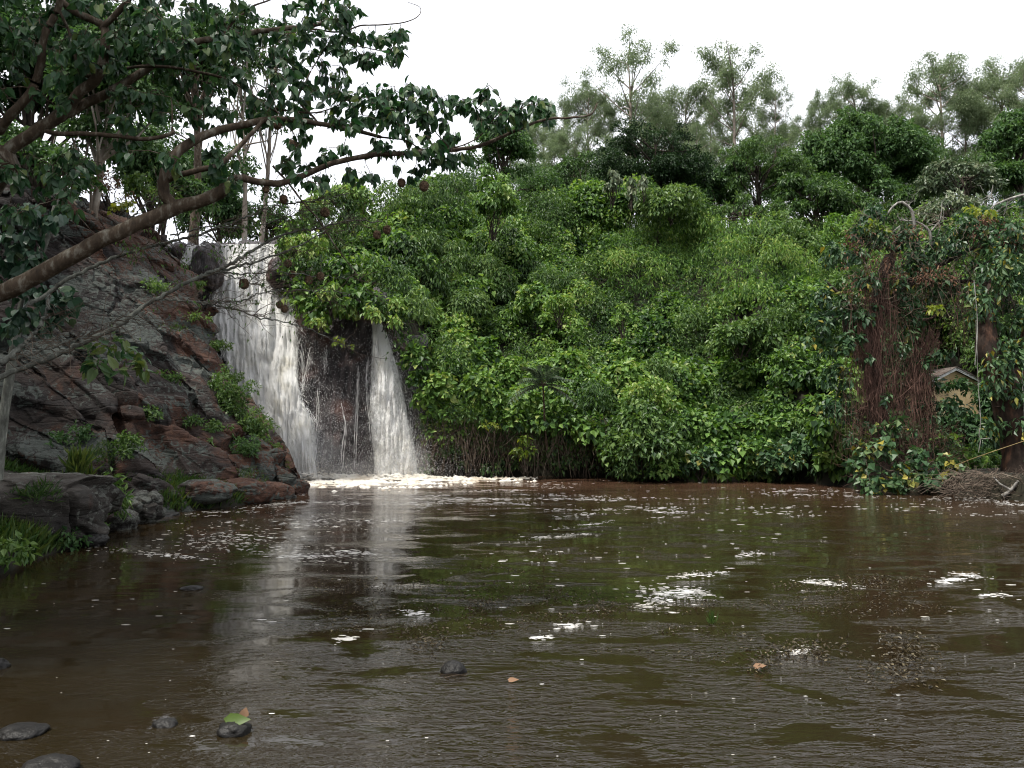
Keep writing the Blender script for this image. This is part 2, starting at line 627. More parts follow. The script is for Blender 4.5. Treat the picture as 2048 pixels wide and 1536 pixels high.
M_TWIG = plain_mat("dry_twig", [(0.3, (0.05, 0.035, 0.025)), (0.6, (0.13, 0.10, 0.075)), (0.8, (0.25, 0.21, 0.16))], 2.0, 0.9)
M_NEST = plain_mat("woven_straw", [(0.3, (0.045, 0.028, 0.016)), (0.5, (0.11, 0.07, 0.042)), (0.7, (0.22, 0.15, 0.09))], 60.0, 0.95, 0.006)
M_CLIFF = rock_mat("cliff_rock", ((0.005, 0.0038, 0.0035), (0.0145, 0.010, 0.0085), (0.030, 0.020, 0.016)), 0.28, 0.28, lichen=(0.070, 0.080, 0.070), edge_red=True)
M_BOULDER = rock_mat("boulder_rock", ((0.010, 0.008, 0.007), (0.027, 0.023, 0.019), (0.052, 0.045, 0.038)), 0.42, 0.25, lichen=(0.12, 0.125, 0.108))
M_SOIL = plain_mat("soil", [(0.3, (0.007, 0.007, 0.004)), (0.55, (0.014, 0.013, 0.007)), (0.75, (0.028, 0.024, 0.013))], 0.8, 0.95, 0.05)
M_WETSTONE = plain_mat("wet_stone", [(0.3, (0.006, 0.0055, 0.005)), (0.6, (0.014, 0.013, 0.012)), (0.8, (0.032, 0.03, 0.028))], 9.0, 0.5, 0.03, 0.22)


def wet_rock_mat():
    m, N, K = new_mat("wet_rock")
    out = N.new("ShaderNodeOutputMaterial")
    b = N.new("ShaderNodeBsdfPrincipled")
    t = N.new("ShaderNodeTexCoord")
    mpn = N.new("ShaderNodeMapping")
    mpn.inputs['Scale'].default_value = (3.2, 1.2, 0.35)
    K(t.outputs['Object'], mpn.inputs['Vector'])
    n = noise(N, 1.6, 7, 0.66, 0.5)
    K(mpn.outputs['Vector'], n.inputs['Vector'])
    r = ramp(N, [(0.3, (0.010, 0.008, 0.009)), (0.5, (0.030, 0.023, 0.024)), (0.66, (0.075, 0.058, 0.058)), (0.8, (0.13, 0.105, 0.105))])
    K(n.outputs['Fac'], r.inputs['Fac'])
    n2 = noise(N, 0.7, 4)
    K(t.outputs['Object'], n2.inputs['Vector'])
    r2 = ramp(N, [(0.56, (0, 0, 0)), (0.66, (1, 1, 1))])
    K(n2.outputs['Fac'], r2.inputs['Fac'])
    mx_ = N.new("ShaderNodeMixRGB")
    mx_.inputs[2].default_value = (0.085, 0.040, 0.032, 1)
    K(r2.outputs['Color'], mx_.inputs[0])
    K(r.outputs['Color'], mx_.inputs[1])
    K(mx_.outputs['Color'], b.inputs['Base Color'])
    b.inputs['Roughness'].default_value = 0.32
    b.inputs['Specular IOR Level'].default_value = 0.5
    nb = noise(N, 5, 8, 0.7)
    K(mpn.outputs['Vector'], nb.inputs['Vector'])
    bp = N.new("ShaderNodeBump")
    bp.inputs['Distance'].default_value = 0.12
    K(nb.outputs['Fac'], bp.inputs['Height'])
    K(bp.outputs['Normal'], b.inputs['Normal'])
    K(b.outputs[0], out.inputs['Surface'])
    return m


def water_mat():
    m, N, K = new_mat("brown_water")
    out = N.new("ShaderNodeOutputMaterial")
    b = N.new("ShaderNodeBsdfPrincipled")
    b.inputs['IOR'].default_value = 1.33
    b.inputs['Roughness'].default_value = 0.05
    t = N.new("ShaderNodeTexCoord")
    # muddier, redder water stirred up towards the falls
    sep = N.new("ShaderNodeSeparateXYZ")
    K(t.outputs['Object'], sep.inputs[0])
    ns = noise(N, 0.25, 4, 0.55)
    K(t.outputs['Object'], ns.inputs['Vector'])
    ma = math_n(N, 'MULTIPLY_ADD')
    ma.inputs[1].default_value = 9.0
    K(ns.outputs['Fac'], ma.inputs[0])
    K(sep.outputs['Y'], ma.inputs[2])
    mr = N.new("ShaderNodeMapRange")
    mr.inputs['From Min'].default_value = 10
    mr.inputs['From Max'].default_value = 33
    K(ma.outputs[0], mr.inputs['Value'])
    r = ramp(N, [(0.0, (0.0145, 0.0104, 0.0047)), (0.45, (0.020, 0.0132, 0.0060)), (0.75, (0.040, 0.022, 0.0125)), (1.0, (0.072, 0.039, 0.024))])
    K(mr.outputs['Result'], r.inputs['Fac'])
    K(r.outputs['Color'], b.inputs['Base Color'])
    # ripples
    def nn(sx, sy, sc, det, rot=0.0, dist=0.0):
        mpn = N.new("ShaderNodeMapping")
        mpn.inputs['Scale'].default_value = (sx, sy, 1)
        mpn.inputs['Rotation'].default_value = (0, 0, rot)
        K(t.outputs['Object'], mpn.inputs['Vector'])
        n = noise(N, sc, det, 0.55, dist)
        K(mpn.outputs['Vector'], n.inputs['Vector'])
        return n
    fine = nn(1.0, 2.6, 4.4, 3, 0.10, 0.9)
    fine2 = nn(1.0, 2.2, 11.0, 2, -0.18, 0.5)
    swell = nn(0.5, 1.5, 1.0, 2, 0.05)
    patch = nn(0.62, 1.25, 1.35, 5, 0.12, 0.8)
    bias = N.new("ShaderNodeMapRange")             # wind-ruffled most in the shallows in front
    bias.inputs['From Min'].default_value = 9.5
    bias.inputs['From Max'].default_value = 4.8
    bias.inputs['To Min'].default_value = 0.0
    bias.inputs['To Max'].default_value = 0.11
    K(sep.outputs['Y'], bias.inputs['Value'])
    pb = math_n(N, 'ADD')
    K(patch.outputs['Fac'], pb.inputs[0])
    K(bias.outputs['Result'], pb.inputs[1])
    pr = ramp(N, [(0.50, (0.03, 0.03, 0.03)), (0.60, (1, 1, 1))])
    K(pb.outputs[0], pr.inputs['Fac'])
    # livelier close to the bank in front and below the falls
    near = N.new("ShaderNodeMapRange")
    near.inputs['From Min'].default_value = 9.5
    near.inputs['From Max'].default_value = 5.0
    near.inputs['To Min'].default_value = 0.0
    near.inputs['To Max'].default_value = 0.04
    K(sep.outputs['Y'], near.inputs['Value'])
    far = N.new("ShaderNodeMapRange")
    far.inputs['From Min'].default_value = 15
    far.inputs['From Max'].default_value = 26
    far.inputs['To Min'].default_value = 0.0
    far.inputs['To Max'].default_value = 0.30
    K(sep.outputs['Y'], far.inputs['Value'])
    amp0 = math_n(N, 'ADD')
    K(pr.outputs['Color'], amp0.inputs[0])
    K(near.outputs['Result'], amp0.inputs[1])
    amp = math_n(N, 'ADD')
    K(amp0.outputs[0], amp.inputs[0])
    K(far.outputs['Result'], amp.inputs[1])
    f1 = math_n(N, 'MULTIPLY_ADD')
    f1.inputs[1].default_value = 0.36
    K(fine2.outputs['Fac'], f1.inputs[0])
    K(fine.outputs['Fac'], f1.inputs[2])
    lee = N.new("ShaderNodeMapRange")              # calm lee of the left bank
    lee.inputs['From Min'].default_value = -4.0
    lee.inputs['From Max'].default_value = 0.0
    lee.inputs['To Min'].default_value = 0.25
    lee.inputs['To Max'].default_value = 1.0
    K(sep.outputs['X'], lee.inputs['Value'])
    am2 = math_n(N, 'MULTIPLY')
    K(amp.outputs[0], am2.inputs[0])
    K(lee.outputs['Result'], am2.inputs[1])
    f2 = math_n(N, 'MULTIPLY')
    f0 = math_n(N, 'SUBTRACT', None, 0.68)          # ripples about a level mean, so calm patches have no step at the edge
    K(f1.outputs[0], f0.inputs[0])
    K(f0.outputs[0], f2.inputs[0])
    K(am2.outputs[0], f2.inputs[1])
    f3 = math_n(N, 'MULTIPLY', None, 0.026)
    K(f2.outputs[0], f3.inputs[0])
    sw = math_n(N, 'MULTIPLY_ADD')
    sw.inputs[1].default_value = 0.009
    K(swell.outputs['Fac'], sw.inputs[0])
    K(f3.outputs[0], sw.inputs[2])
    bp = N.new("ShaderNodeBump")
    bp.inputs['Strength'].default_value = 1.0
    bp.inputs['Distance'].default_value = 1.0
    K(sw.outputs[0], bp.inputs['Height'])
    K(bp.outputs['Normal'], b.inputs['Normal'])
    K(b.outputs[0], out.inputs['Surface'])
    return m


def fall_mat():
    m, N, K = new_mat("falling_water")
    out = N.new("ShaderNodeOutputMaterial")
    au = N.new("ShaderNodeAttribute")
    au.attribute_name = 'fu'
    av = N.new("ShaderNodeAttribute")
    av.attribute_name = 'fv'
    ad = N.new("ShaderNodeAttribute")
    ad.attribute_name = 'dens'
    cb = N.new("ShaderNodeCombineXYZ")
    K(au.outputs['Fac'], cb.inputs['X'])
    K(av.outputs['Fac'], cb.inputs['Y'])
    mpn = N.new("ShaderNodeMapping")
    mpn.inputs['Scale'].default_value = (3.4, 1.2, 1)
    K(cb.outputs[0], mpn.inputs['Vector'])
    n = noise(N, 1.6, 9, 0.74, 1.6)
    K(mpn.outputs['Vector'], n.inputs['Vector'])
    mp2 = N.new("ShaderNodeMapping")
    mp2.inputs['Scale'].default_value = (12, 8, 1)
    K(cb.outputs[0], mp2.inputs['Vector'])
    nf = noise(N, 1.5, 6, 0.75, 1.2)
    K(mp2.outputs['Vector'], nf.inputs['Vector'])
    s0 = math_n(N, 'MULTIPLY_ADD')
    s0.inputs[1].default_value = 0.75
    K(nf.outputs['Fac'], s0.inputs[0])
    K(n.outputs['Fac'], s0.inputs[2])
    s = math_n(N, 'ADD')
    K(s0.outputs[0], s.inputs[0])
    K(ad.outputs['Fac'], s.inputs[1])
    h = math_n(N, 'MULTIPLY', None, 0.5)
    K(s.outputs[0], h.inputs[0])
    r = ramp(N, [(0.40, (0, 0, 0)), (0.54, (1, 1, 1))])
    K(h.outputs[0], r.inputs['Fac'])
    n2 = noise(N, 0.9, 4, 0.6)
    K(cb.outputs[0], n2.inputs['Vector'])
    c = ramp(N, [(0.38, (0.94, 0.94, 0.94)), (0.58, (0.93, 0.92, 0.89)), (0.74, (0.86, 0.81, 0.68))])
    K(n2.outputs['Fac'], c.inputs['Fac'])
    d = N.new("ShaderNodeBsdfPrincipled")
    d.inputs['Roughness'].default_value = 0.55
    d.inputs['Specular IOR Level'].default_value = 0.3
    K(c.outputs['Color'], d.inputs['Base Color'])
    bp = N.new("ShaderNodeBump")
    bp.inputs['Distance'].default_value = 0.045
    K(s0.outputs[0], bp.inputs['Height'])
    K(bp.outputs['Normal'], d.inputs['Normal'])
    tl = N.new("ShaderNodeBsdfTranslucent")
    tl.inputs['Color'].default_value = (0.85, 0.85, 0.82, 1)
    m1 = N.new("ShaderNodeMixShader")
    m1.inputs[0].default_value = 0.4
    K(d.outputs[0], m1.inputs[1])
    K(tl.outputs[0], m1.inputs[2])
    tr = N.new("ShaderNodeBsdfTransparent")
    m2 = N.new("ShaderNodeMixShader")
    K(r.outputs['Color'], m2.inputs[0])
    K(tr.outputs[0], m2.inputs[1])
    K(m1.outputs[0], m2.inputs[2])
    K(m2.outputs[0], out.inputs['Surface'])
    return m


def foam_mat(name, c1, c2, tl=0.2):
    m, N, K = new_mat(name)
    out = N.new("ShaderNodeOutputMaterial")
    t = N.new("ShaderNodeTexCoord")
    n = noise(N, 1.2, 5, 0.6)
    K(t.outputs['Object'], n.inputs['Vector'])
    r = ramp(N, [(0.35, c1), (0.62, c2)])
    K(n.outputs['Fac'], r.inputs['Fac'])
    d = N.new("ShaderNodeBsdfPrincipled")
    d.inputs['Roughness'].default_value = 0.6
    K(r.outputs['Color'], d.inputs['Base Color'])
    x = N.new("ShaderNodeBsdfTranslucent")
    K(r.outputs['Color'], x.inputs['Color'])
    mi = N.new("ShaderNodeMixShader")
    mi.inputs[0].default_value = tl
    K(d.outputs[0], mi.inputs[1])
    K(x.outputs[0], mi.inputs[2])
    K(mi.outputs[0], out.inputs['Surface'])
    return m


M_WEED = leaf_mat("drifting_weed", [(0.0, (0.022, 0.017, 0.009)), (0.5, (0.055, 0.042, 0.022)), (1.0, (0.18, 0.15, 0.085))], 0.5, 0.2, 0.4)
M_WETROCK = wet_rock_mat()
M_WATER = water_mat()
M_FALL = fall_mat()
M_FOAM = foam_mat("foam", (0.42, 0.39, 0.34), (0.74, 0.73, 0.71))
M_SPLASH = foam_mat("splash", (0.45, 0.38, 0.29), (0.80, 0.78, 0.72))
M_DROP = foam_mat("water_drops", (0.88, 0.87, 0.83), (0.93, 0.93, 0.93), 0.4)

# ---------------------------------------------------------------- terrain
XW = ([-5, 4, 9, 10.7, 13.6, 17.8, 20, 23.7, 27, 31, 40], [-7.4, -7.2, -6.9, -6.6, -7.1, -7.9, -6.5, -6.35, -7.2, -9.5, -12])


def terrain_h(x, y):
    f = np.interp(x, [-60, -9.5, -3.8, -3.0, 5, 9, 10.2, 10.8, 12.5, 13.3, 15, 20, 60], [32.5, 32.2, 32.2, 31.2, 31.0, 30.3, 28, 24.6, 23.4, 21, 18, 10, 5])
    bh = np.interp(x, [-9.6, -4.2, -3.0, 9, 11, 60], [5.4, 5.2, 1.2, 0.9, 0.6, 0.7])
    st = np.interp(x, [-60, 9, 12, 14, 18, 40], [0.5, 0.5, 3.5, 13, 16, 16])
    tc_ = np.interp(x, [-9.5, -6, -2, 2, 8, 14, 40], [4.2, 7.2, 11.0, 12.4, 11.2, 9.5, 9.5])
    t = y - f
    s = np.clip(t - st, 0, None)
    hill = -1.2 + (bh + 1.2) * smooth(t / 0.9 + 0.3) + 0.85 * np.minimum(s, tc_) + 0.30 * np.clip(s - tc_, 0, 45) + 0.06 * np.clip(s - tc_ - 45, 0, 400)
    # river channel above the lip, ground beside it
    ch = -1.2 + 10.3 * smooth((y - 33.0) / 1.2)
    ch = ch + 0.18 * np.clip(-13.5 - x, 0, 30) * smooth((y - 33) / 4) + 0.05 * np.clip(y - 40, 0, 300)
    w = smooth((x + 10.2) / 1.0)
    hz = ch * (1 - w) + hill * w
    xw = np.interp(y, *XW)
    d = xw - x
    left = -1.2 + 1.35 * smooth(d / 0.8 + 0.5) + 0.28 * np.clip(d, 0, 4.5) + 0.95 * np.clip(d - 4.5, 0, 6.0) + 0.1 * np.clip(d - 10.5, 0, 60)
    left = left * smooth((41 - y) / 6) - 1.2 * (1 - smooth((41 - y) / 6))
    z = np.maximum(hz, left)
    z = np.maximum(z, -1.2 + 2.0 * smooth((2.6 - y) / 2.5))      # the bank the photographer stands on
    return z


def grid_obj(name, xs, ys, hf, mat, namp=0.0):
    X, Y = np.meshgrid(xs, ys)
    Z = hf(X, Y)
    if namp:
        Z = Z + namp * fbm(np.stack([X, Y, 0 * X], -1) * 0.7, 4, 5) * (Z > -0.6)
    v = np.stack([X, Y, Z], -1).reshape(-1, 3)
    nx, ny = len(xs), len(ys)
    i = (np.arange(ny - 1) * nx)[:, None]
    j = np.arange(nx - 1)[None]
    f = np.stack([i + j, i + j + 1, i + nx + j + 1, i + nx + j], -1).reshape(-1, 4)
    mb = MB()
    mb.add(v, f)
    return mb.build(name, mat, None, True)


xs = np.concatenate([-np.geomspace(3000, 31, 24), np.arange(-30, 40, 0.3), np.geomspace(41, 3000, 24)])
ys = np.concatenate([-np.geomspace(2000, 11, 20), np.arange(-10, 60, 0.3), np.geomspace(61, 4500, 40)])
tag(grid_obj("ground", xs, ys, terrain_h, M_SOIL, 0.12), "dark earth of the pool bed, banks and wooded hillside", "ground", kind='structure')

# water of the pool, with low swells
yy = np.geomspace(2.3, 33.5, 420)
uu = np.linspace(-1, 1, 420)
Yg, Ug = np.meshgrid(yy, uu, indexing='ij')
Xg = Ug * (8 + 0.75 * Yg)


def water_z(x, y):
    q = np.stack([x * 0.35, y * 0.9, 0 * x], -1)
    return 0.012 * fbm(q, 3, 21) + 0.02 * smooth((y - 22) / 6) * fbm(q * 2.2, 3, 31)


def afloat(p, dz=0.003):
    p = np.array(p, float)
    p[..., 2] = water_z(p[..., 0], p[..., 1]) + dz
    return p


Zg = water_z(Xg, Yg)
mb = MB()
nx = len(uu)
i = (np.arange(len(yy) - 1) * nx)[:, None]
j = np.arange(nx - 1)[None]
mb.add(np.stack([Xg, Yg, Zg], -1).reshape(-1, 3), np.stack([i + j, i + j + 1, i + nx + j + 1, i + nx + j], -1).reshape(-1, 4))
tag(mb.build("water", M_WATER, None, True), "muddy brown rippled pool below the waterfall", "water", kind='structure')


def facets(v, nml, amp, tilt, sc, seed, warp=0.2):
    """split a surface into flat tilted blocks with open joints"""
    p = v * sc + warp * np.stack([fbm(v * sc * 1.1, 2, seed + q) for q in (3, 6, 8)], -1)
    i = np.floor(p).astype(np.int64)
    d1 = np.full(p.shape[:-1], 9.0)
    d2 = d1.copy()
    off = np.zeros(p.shape[:-1])
    for dx in (-1, 0, 1):
        for dy in (-1, 0, 1):
            for dz in (-1, 0, 1):
                x, y, z = i[..., 0] + dx, i[..., 1] + dy, i[..., 2] + dz
                q = np.stack([x + _h(x, y, z, seed), y + _h(x, y, z, seed + 5), z + _h(x, y, z, seed + 9)], -1)
                d = np.linalg.norm(q - p, axis=-1)
                t = np.stack([_h(x, y, z, seed + 21), _h(x, y, z, seed + 25), _h(x, y, z, seed + 29)], -1) - .5
                o = (_h(x, y, z, seed + 13) - .5) + tilt * np.sum(t * (p - q), -1)
                m = d < d1
                d2 = np.where(m, d1, np.minimum(d2, d))
                off = np.where(m, o, off)
                d1 = np.where(m, d, d1)
    e = smooth((d2 - d1) / 0.10)
    return v + nml * (amp * (off * e - (1 - e) * 0.32))[..., None]


def rock_disp(v, nml, amp, sc, seed):
    d1, d2, idv = cells(v * sc * np.array([1, 1, 1.4]) + 0.25 * fbm(v * sc * 1.5, 2, seed + 2)[..., None], seed)
    e = smooth((d2 - d1) / 0.18)
    blk = (idv - 0.5) * 0.9 * e - (1 - e) * 0.35
    return v + nml * (amp * (blk + 0.5 * fbm(v * sc * 2.4, 5, seed, 0.55) + 0.35 * fbm(v * sc * 0.5, 2, seed + 40)))[..., None]


def ctrl_surface(cp, nu, nv):
    """Catmull-Rom patch through a grid of control points (cols, rows, 3)"""
    a = np.stack([spline(c, nv) for c in cp], 0)
    return np.stack([spline(a[:, k], nu) for k in range(nv)], 1)


def surf_normals(S):
    du = np.gradient(S, axis=0)
    dv = np.gradient(S, axis=1)
    return nrm(np.cross(du, dv))


def surf_add(mb, S, flip=False):
    nu, nv = S.shape[:2]
    i = (np.arange(nu - 1) * nv)[:, None]
    j = np.arange(nv - 1)[None]
    f = np.stack([i + j, i + nv + j, i + nv + j + 1, i + j + 1], -1).reshape(-1, 4)
    if flip:
        f = f[:, ::-1]
    mb.add(S.reshape(-1, 3), f)


# the left cliff
CC = [
    [(-900, 1060, 16), (-900, 960, 17), (-910, 870, 17.8), (-920, 770, 18.6), (-930, 670, 19.3), (-935, 590, 20), (-940, 480, 21), (-950, 330, 22), (-950, 300, 30)],
    [(-300, 1060, 16.0), (-300, 960, 17.3), (-310, 870, 18.2), (-320, 770, 19), (-330, 670, 19.7), (-335, 590, 20.4), (-340, 480, 21.4), (-350, 340, 22.4), (-350, 320, 30)],
    [(-10, 1060, 16.2), (-10, 960, 17.6), (-10, 870, 18.6), (-15, 770, 19.3), (-20, 670, 20), (-25, 590, 20.8), (-30, 480, 21.8), (-40, 360, 22.8), (-40, 340, 31)],
    [(140, 1060, 16.5), (130, 960, 18), (115, 870, 19), (95, 770, 19.8), (80, 670, 20.6), (62, 590, 21.4), (50, 490, 22.4), (40, 385, 23.4), (40, 370, 32)],
    [(280, 1040, 17.5), (255, 960, 18.6), (225, 870, 19.5), (195, 770, 20.4), (172, 670, 21.3), (150, 590, 22.2), (130, 500, 23.3), (112, 405, 24.5), (112, 395, 32)],
    [(380, 1025, 19.0), (352, 960, 20), (322, 870, 20.8), (285, 770, 21.6), (252, 670, 22.6), (232, 590, 23.4), (212, 510, 24.4), (185, 432, 25.5), (190, 422, 33)],
    [(480, 1018, 20.3), (455, 955, 21.1), (420, 870, 21.8), (372, 770, 22.8), (335, 670, 23.8), (312, 590, 24.7), (285, 525, 25.7), (245, 455, 27), (250, 447, 34)],
    [(565, 1005, 22.2), (545, 945, 22.9), (505, 870, 23.5), (445, 770, 24.4), (402, 670, 25.4), (380, 595, 26.4), (350, 535, 27.4), (310, 472, 28.6), (312, 466, 34)],
    [(609, 990, 23.7), (604, 925, 24.4), (562, 862, 25), (503, 772, 26), (443, 652, 27.2), (428, 575, 28.2), (395, 525, 29.2), (352, 486, 30.4), (352, 480, 35)],
    [(585, 985, 25.5), (575, 925, 26), (530, 862, 27), (470, 772, 28), (420, 652, 29.5), (410, 575, 30.4), (380, 525, 31.4), (345, 492, 32.4), (345, 484, 36)],
    [(560, 970, 29), (550, 925, 29.5), (510, 862, 30), (450, 772, 31), (410, 652, 32), (400, 575, 33), (375, 525, 33.8), (340, 494, 34.6), (340, 488, 37)],
]
for k_, sh in ((6, 10), (7, 20), (8, 26), (9, 26), (10, 26)):
    CC[k_] = [(a - sh * (0.5 if q < 2 else 1), b, c) for q, (a, b, c) in enumerate(CC[k_])]
cp = np.array([[at(*q) for q in c] for c in CC])
cp[:, 0, 2] = np.minimum(cp[:, 0, 2], -0.35)
S = ctrl_surface(cp, 640, 480)
nn_ = surf_normals(S)
bed = (S @ np.array([0.62, 0.15, 0.77])) / 0.95 + 0.35 * fbm(S * 0.6, 3, 91)
saw = bed - np.floor(bed)
S = S + nn_ * (0.30 * (smooth(saw / 0.85) - 0.5) * (0.5 + 0.8 * np.clip(fbm(S * 0.35, 2, 95) + 0.4, 0, 1)))[..., None]
a_ = math.radians(38)                    # beds dip to the right, blocks are longer along them
BED = np.array([[math.cos(a_) * .55, 0, -math.sin(a_) * .55], [0, .75, 0], [math.sin(a_) * 1.25, 0, math.cos(a_) * 1.25]])


def bedded(S, nml, amp, tilt, sc, seed):
    return facets(S @ BED.T, nml, 1.0, tilt, sc, seed, 0.12) - S @ BED.T


S = S + bedded(S, nn_, .75, 1.5, 0.42, 3) * .62
S = S + bedded(S, surf_normals(S), .3, 1.6, 1.0, 8) * .20
S = S + bedded(S, surf_normals(S), .1, 1.6, 2.4, 12) * .055
S = S + surf_normals(S) * (0.03 * fbm(S * 3.0, 4, 19, 0.6))[..., None]
mb = MB()
surf_add(mb, S)
CLIFF = S
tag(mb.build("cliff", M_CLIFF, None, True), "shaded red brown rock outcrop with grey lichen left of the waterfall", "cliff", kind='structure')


# the wet rock face behind the falls
def face_Y(px, py):
    px = np.asarray(px, float)
    py = np.asarray(py, float)
    yl = 30.6 + (955 - py) / 465 * 3.4
    yr = 30.5 + (955 - py) / 355 * 1.3
    w = smooth((px - 560) / 60)
    return yl * (1 - w) + yr * w


cols = [330, 380, 430, 480, 530, 570, 600, 640, 700, 760, 800, 830, 856]
fc = []
for c in cols:
    top = 492 if c < 575 else (590 if c < 790 else 680)
    rows = np.linspace(975, top, 8)
    fc.append([at(c, r, face_Y(c, r) + (0.5 if c > 860 else 0)) for r in rows] + [at(c, top + 4, 37.5)])
S = ctrl_surface(np.array(fc), 260, 240)
n0 = surf_normals(S)
S = rock_disp(S * np.array([1, 1, 0.55]), n0, 0.0, 0.9, 12) * np.array([1, 1, 1 / 0.55]) if False else S
q = S * np.array([1.0, 1.0, 0.45])
d1, d2, idv = cells(q * 1.3 + 0.2 * fbm(q * 2, 2, 4)[..., None], 15)
e = smooth((d2 - d1) / 0.2)
S = S + n0 * (0.34 * ((idv - 0.5) * e - (1 - e) * 0.3) + 0.22 * fbm(q * 2.6, 5, 77, 0.58))[..., None]
mb = MB()
surf_add(mb, S)
tag(mb.build("rock_face", M_WETROCK, None, True), "dark wet rock wall behind the falling water", "rock face", kind='structure')

# the river above the lip
mb = MB()
xs = np.linspace(-14.6, -9.0, 30)
ys = np.linspace(33.9, 70, 60)
X, Y = np.meshgrid(xs, ys)
Z = at(460, 496, 33.9)[2] - 0.05 + 0.05 * fbm(np.stack([X, Y, 0 * X], -1) * 1.5, 3, 9) + 0.02 * (Y - 33.9)
i = (np.arange(59) * 30)[:, None]
j = np.arange(29)[None]
mb.add(np.stack([X, Y, Z], -1).reshape(-1, 3), np.stack([i + j, i + j + 1, i + 31, i + 30 + j], -1).reshape(-1, 4) if False else np.stack([i + j, i + j + 1, i + j + 31, i + j + 30], -1).reshape(-1, 4))
tag(mb.build("river", M_WATER, None, True), "brown river running to the lip of the falls", "river", kind='structure')


# rocks standing in the falls and boulders -------------------------------------------------
def rock_mesh(mb, c, r, seed, sub=40, amp=0.28, sc=1.6, flat=0.0, block=0.0):
    th = np.linspace(0, 2 * math.pi, sub * 2)
    ph = np.linspace(-math.pi / 2 + 0.001, math.pi / 2 - 0.001, sub)
    T, Pp = np.meshgrid(th, ph, indexing='ij')
    d = np.stack([np.cos(Pp) * np.cos(T), np.cos(Pp) * np.sin(T), np.sin(Pp)], -1)
    # superquadric-like blockiness
    d = np.sign(d) * np.abs(d) ** 0.8
    d = d / np.linalg.norm(d, axis=-1, keepdims=True) ** 0.6
    k = 1 + amp * 0.8 * fbm(d * sc + seed * 3.1, 4, seed)
    d1, d2, idv = cells(d * sc * 0.9 + seed, seed)
    k = k + amp * 0.9 * (idv - 0.5) * smooth((d2 - d1) / 0.25)
    k[-1] = k[0]
    if block:
        kk = facets(np.asarray(c) + d * np.asarray(r), d, block, 1.6, 1.5 / float(np.mean(r)), seed) - np.asarray(c) - d * np.asarray(r)
        kk[-1] = kk[0]
        k = k + np.sum(kk * d, -1) / np.sum(d * d, -1)
    v = np.asarray(c) + d * np.asarray(r) * k[..., None]
    if flat:
        v[..., 2] = np.where(v[..., 2] > c[2] + flat, c[2] + flat + (v[..., 2] - c[2] - flat) * 0.35, v[..., 2])
    surf_add(mb, v)


def rock(name, c, r, seed, mat, label, cat, group=None, **kw):
    mb = MB()
    rock_mesh(mb, c, r, seed, **kw)
    return tag(mb.build(name, mat, None, True), label, cat, group)


rock("rock", at(418, 536, 32.0), (0.62, 0.7, 0.95), 2, M_WETROCK, "dark rock splitting the top of the main waterfall from the small left spill", "rock")
rock("rock", at(553, 549, 32.2), (0.36, 0.5, 0.60), 5, M_WETROCK, "dark upright rock jutting through the top right of the main waterfall", "rock")
rock("boulder", at(75, 1020, 13.4) + np.array([-0.35, 0.3, -0.05]), (1.30, 1.25, 0.86), 11, M_BOULDER, "large grey lichen spotted boulder at the water's edge on the left bank", "boulder", sub=100, amp=0.22, sc=1.8, flat=0.55, block=.22)
rock("boulder", at(5, 1075, 12.8) + np.array([-0.35, 0.3, 0]), (0.6, 0.6, 0.35), 14, M_BOULDER, "low rusty brown rock under the big lichened boulder", "boulder")
rock("boulder", at(272, 1018, 16.6), (0.50, 0.5, 0.34), 15, M_BOULDER, "sloping brown boulder in the grass of the left bank", "boulder", sub=50, block=.3)
rock("boulder", at(245, 1045, 15.6), (0.30, 0.3, 0.24), 16, M_BOULDER, "small reddish stone at the waterline right of the big boulder", "boulder")
rock("boulder", at(184, 1082, 13.4), (0.22, 0.25, 0.12), 17, M_WETSTONE, "flat dark stone touching the big boulder at the waterline", "boulder")
for k, (px, py, Y, r, lab) in enumerate([
        (400, 985, 19.3, (0.75, 0.5, 0.30), "rust red rock ledge at the foot of the cliff beside bright grass"),
        (480, 985, 20.6, (0.85, 0.5, 0.34), "long mossy brown ledge low on the cliff foot above the water"),
        (545, 990, 21.9, (0.62, 0.5, 0.36), "dark ledge with yellow weeds near the tip of the cliff"),
        (330, 1035, 17.8, (0.28, 0.3, 0.12), "dark wet stone at the waterline below the bright grass"),
        (575, 1000, 22.6, (0.34, 0.3, 0.16), "grey stones lying at the tip of the cliff foot")]):
    rock("rock", at(px, py, Y), r, 20 + k, M_CLIFF if k != 3 else M_WETSTONE, lab, "rock")
for k, (px, py, r, lab) in enumerate([
        (908, 1345, (0.105, 0.09, 0.085), "black stone poking out of the rippled water in mid pool"),
        (330, 1452, (0.085, 0.07, 0.045), "small dark wet stone in the water left of the leaf"),
        (468, 1466, (0.11, 0.10, 0.075), "wet black stone in the shallows with a leaf caught on it"),
        (45, 1468, (0.15, 0.13, 0.055), "broad low wet stone near the left edge in the shallows"),
        (98, 1540, (0.17, 0.14, 0.07), "pale topped stone cut off by the bottom edge of the photo"),
        (385, 1178, (0.14, 0.12, 0.04), "low dark stone breaking the surface in the shaded left of the pool"),
        (-8, 1335, (0.10, 0.10, 0.07), "dark stone at the far left edge of the water")]):
    rock("stone", onwater(px, py) + np.array([0, 0, .004]), tuple(.95 * q for q in r), 40 + k, M_WETSTONE, lab, "stone", sub=24, amp=0.22)

# ---------------------------------------------------------------- the waterfalls
def in_off(px, py, off):
    return at(px, py, face_Y(px, py) - off)


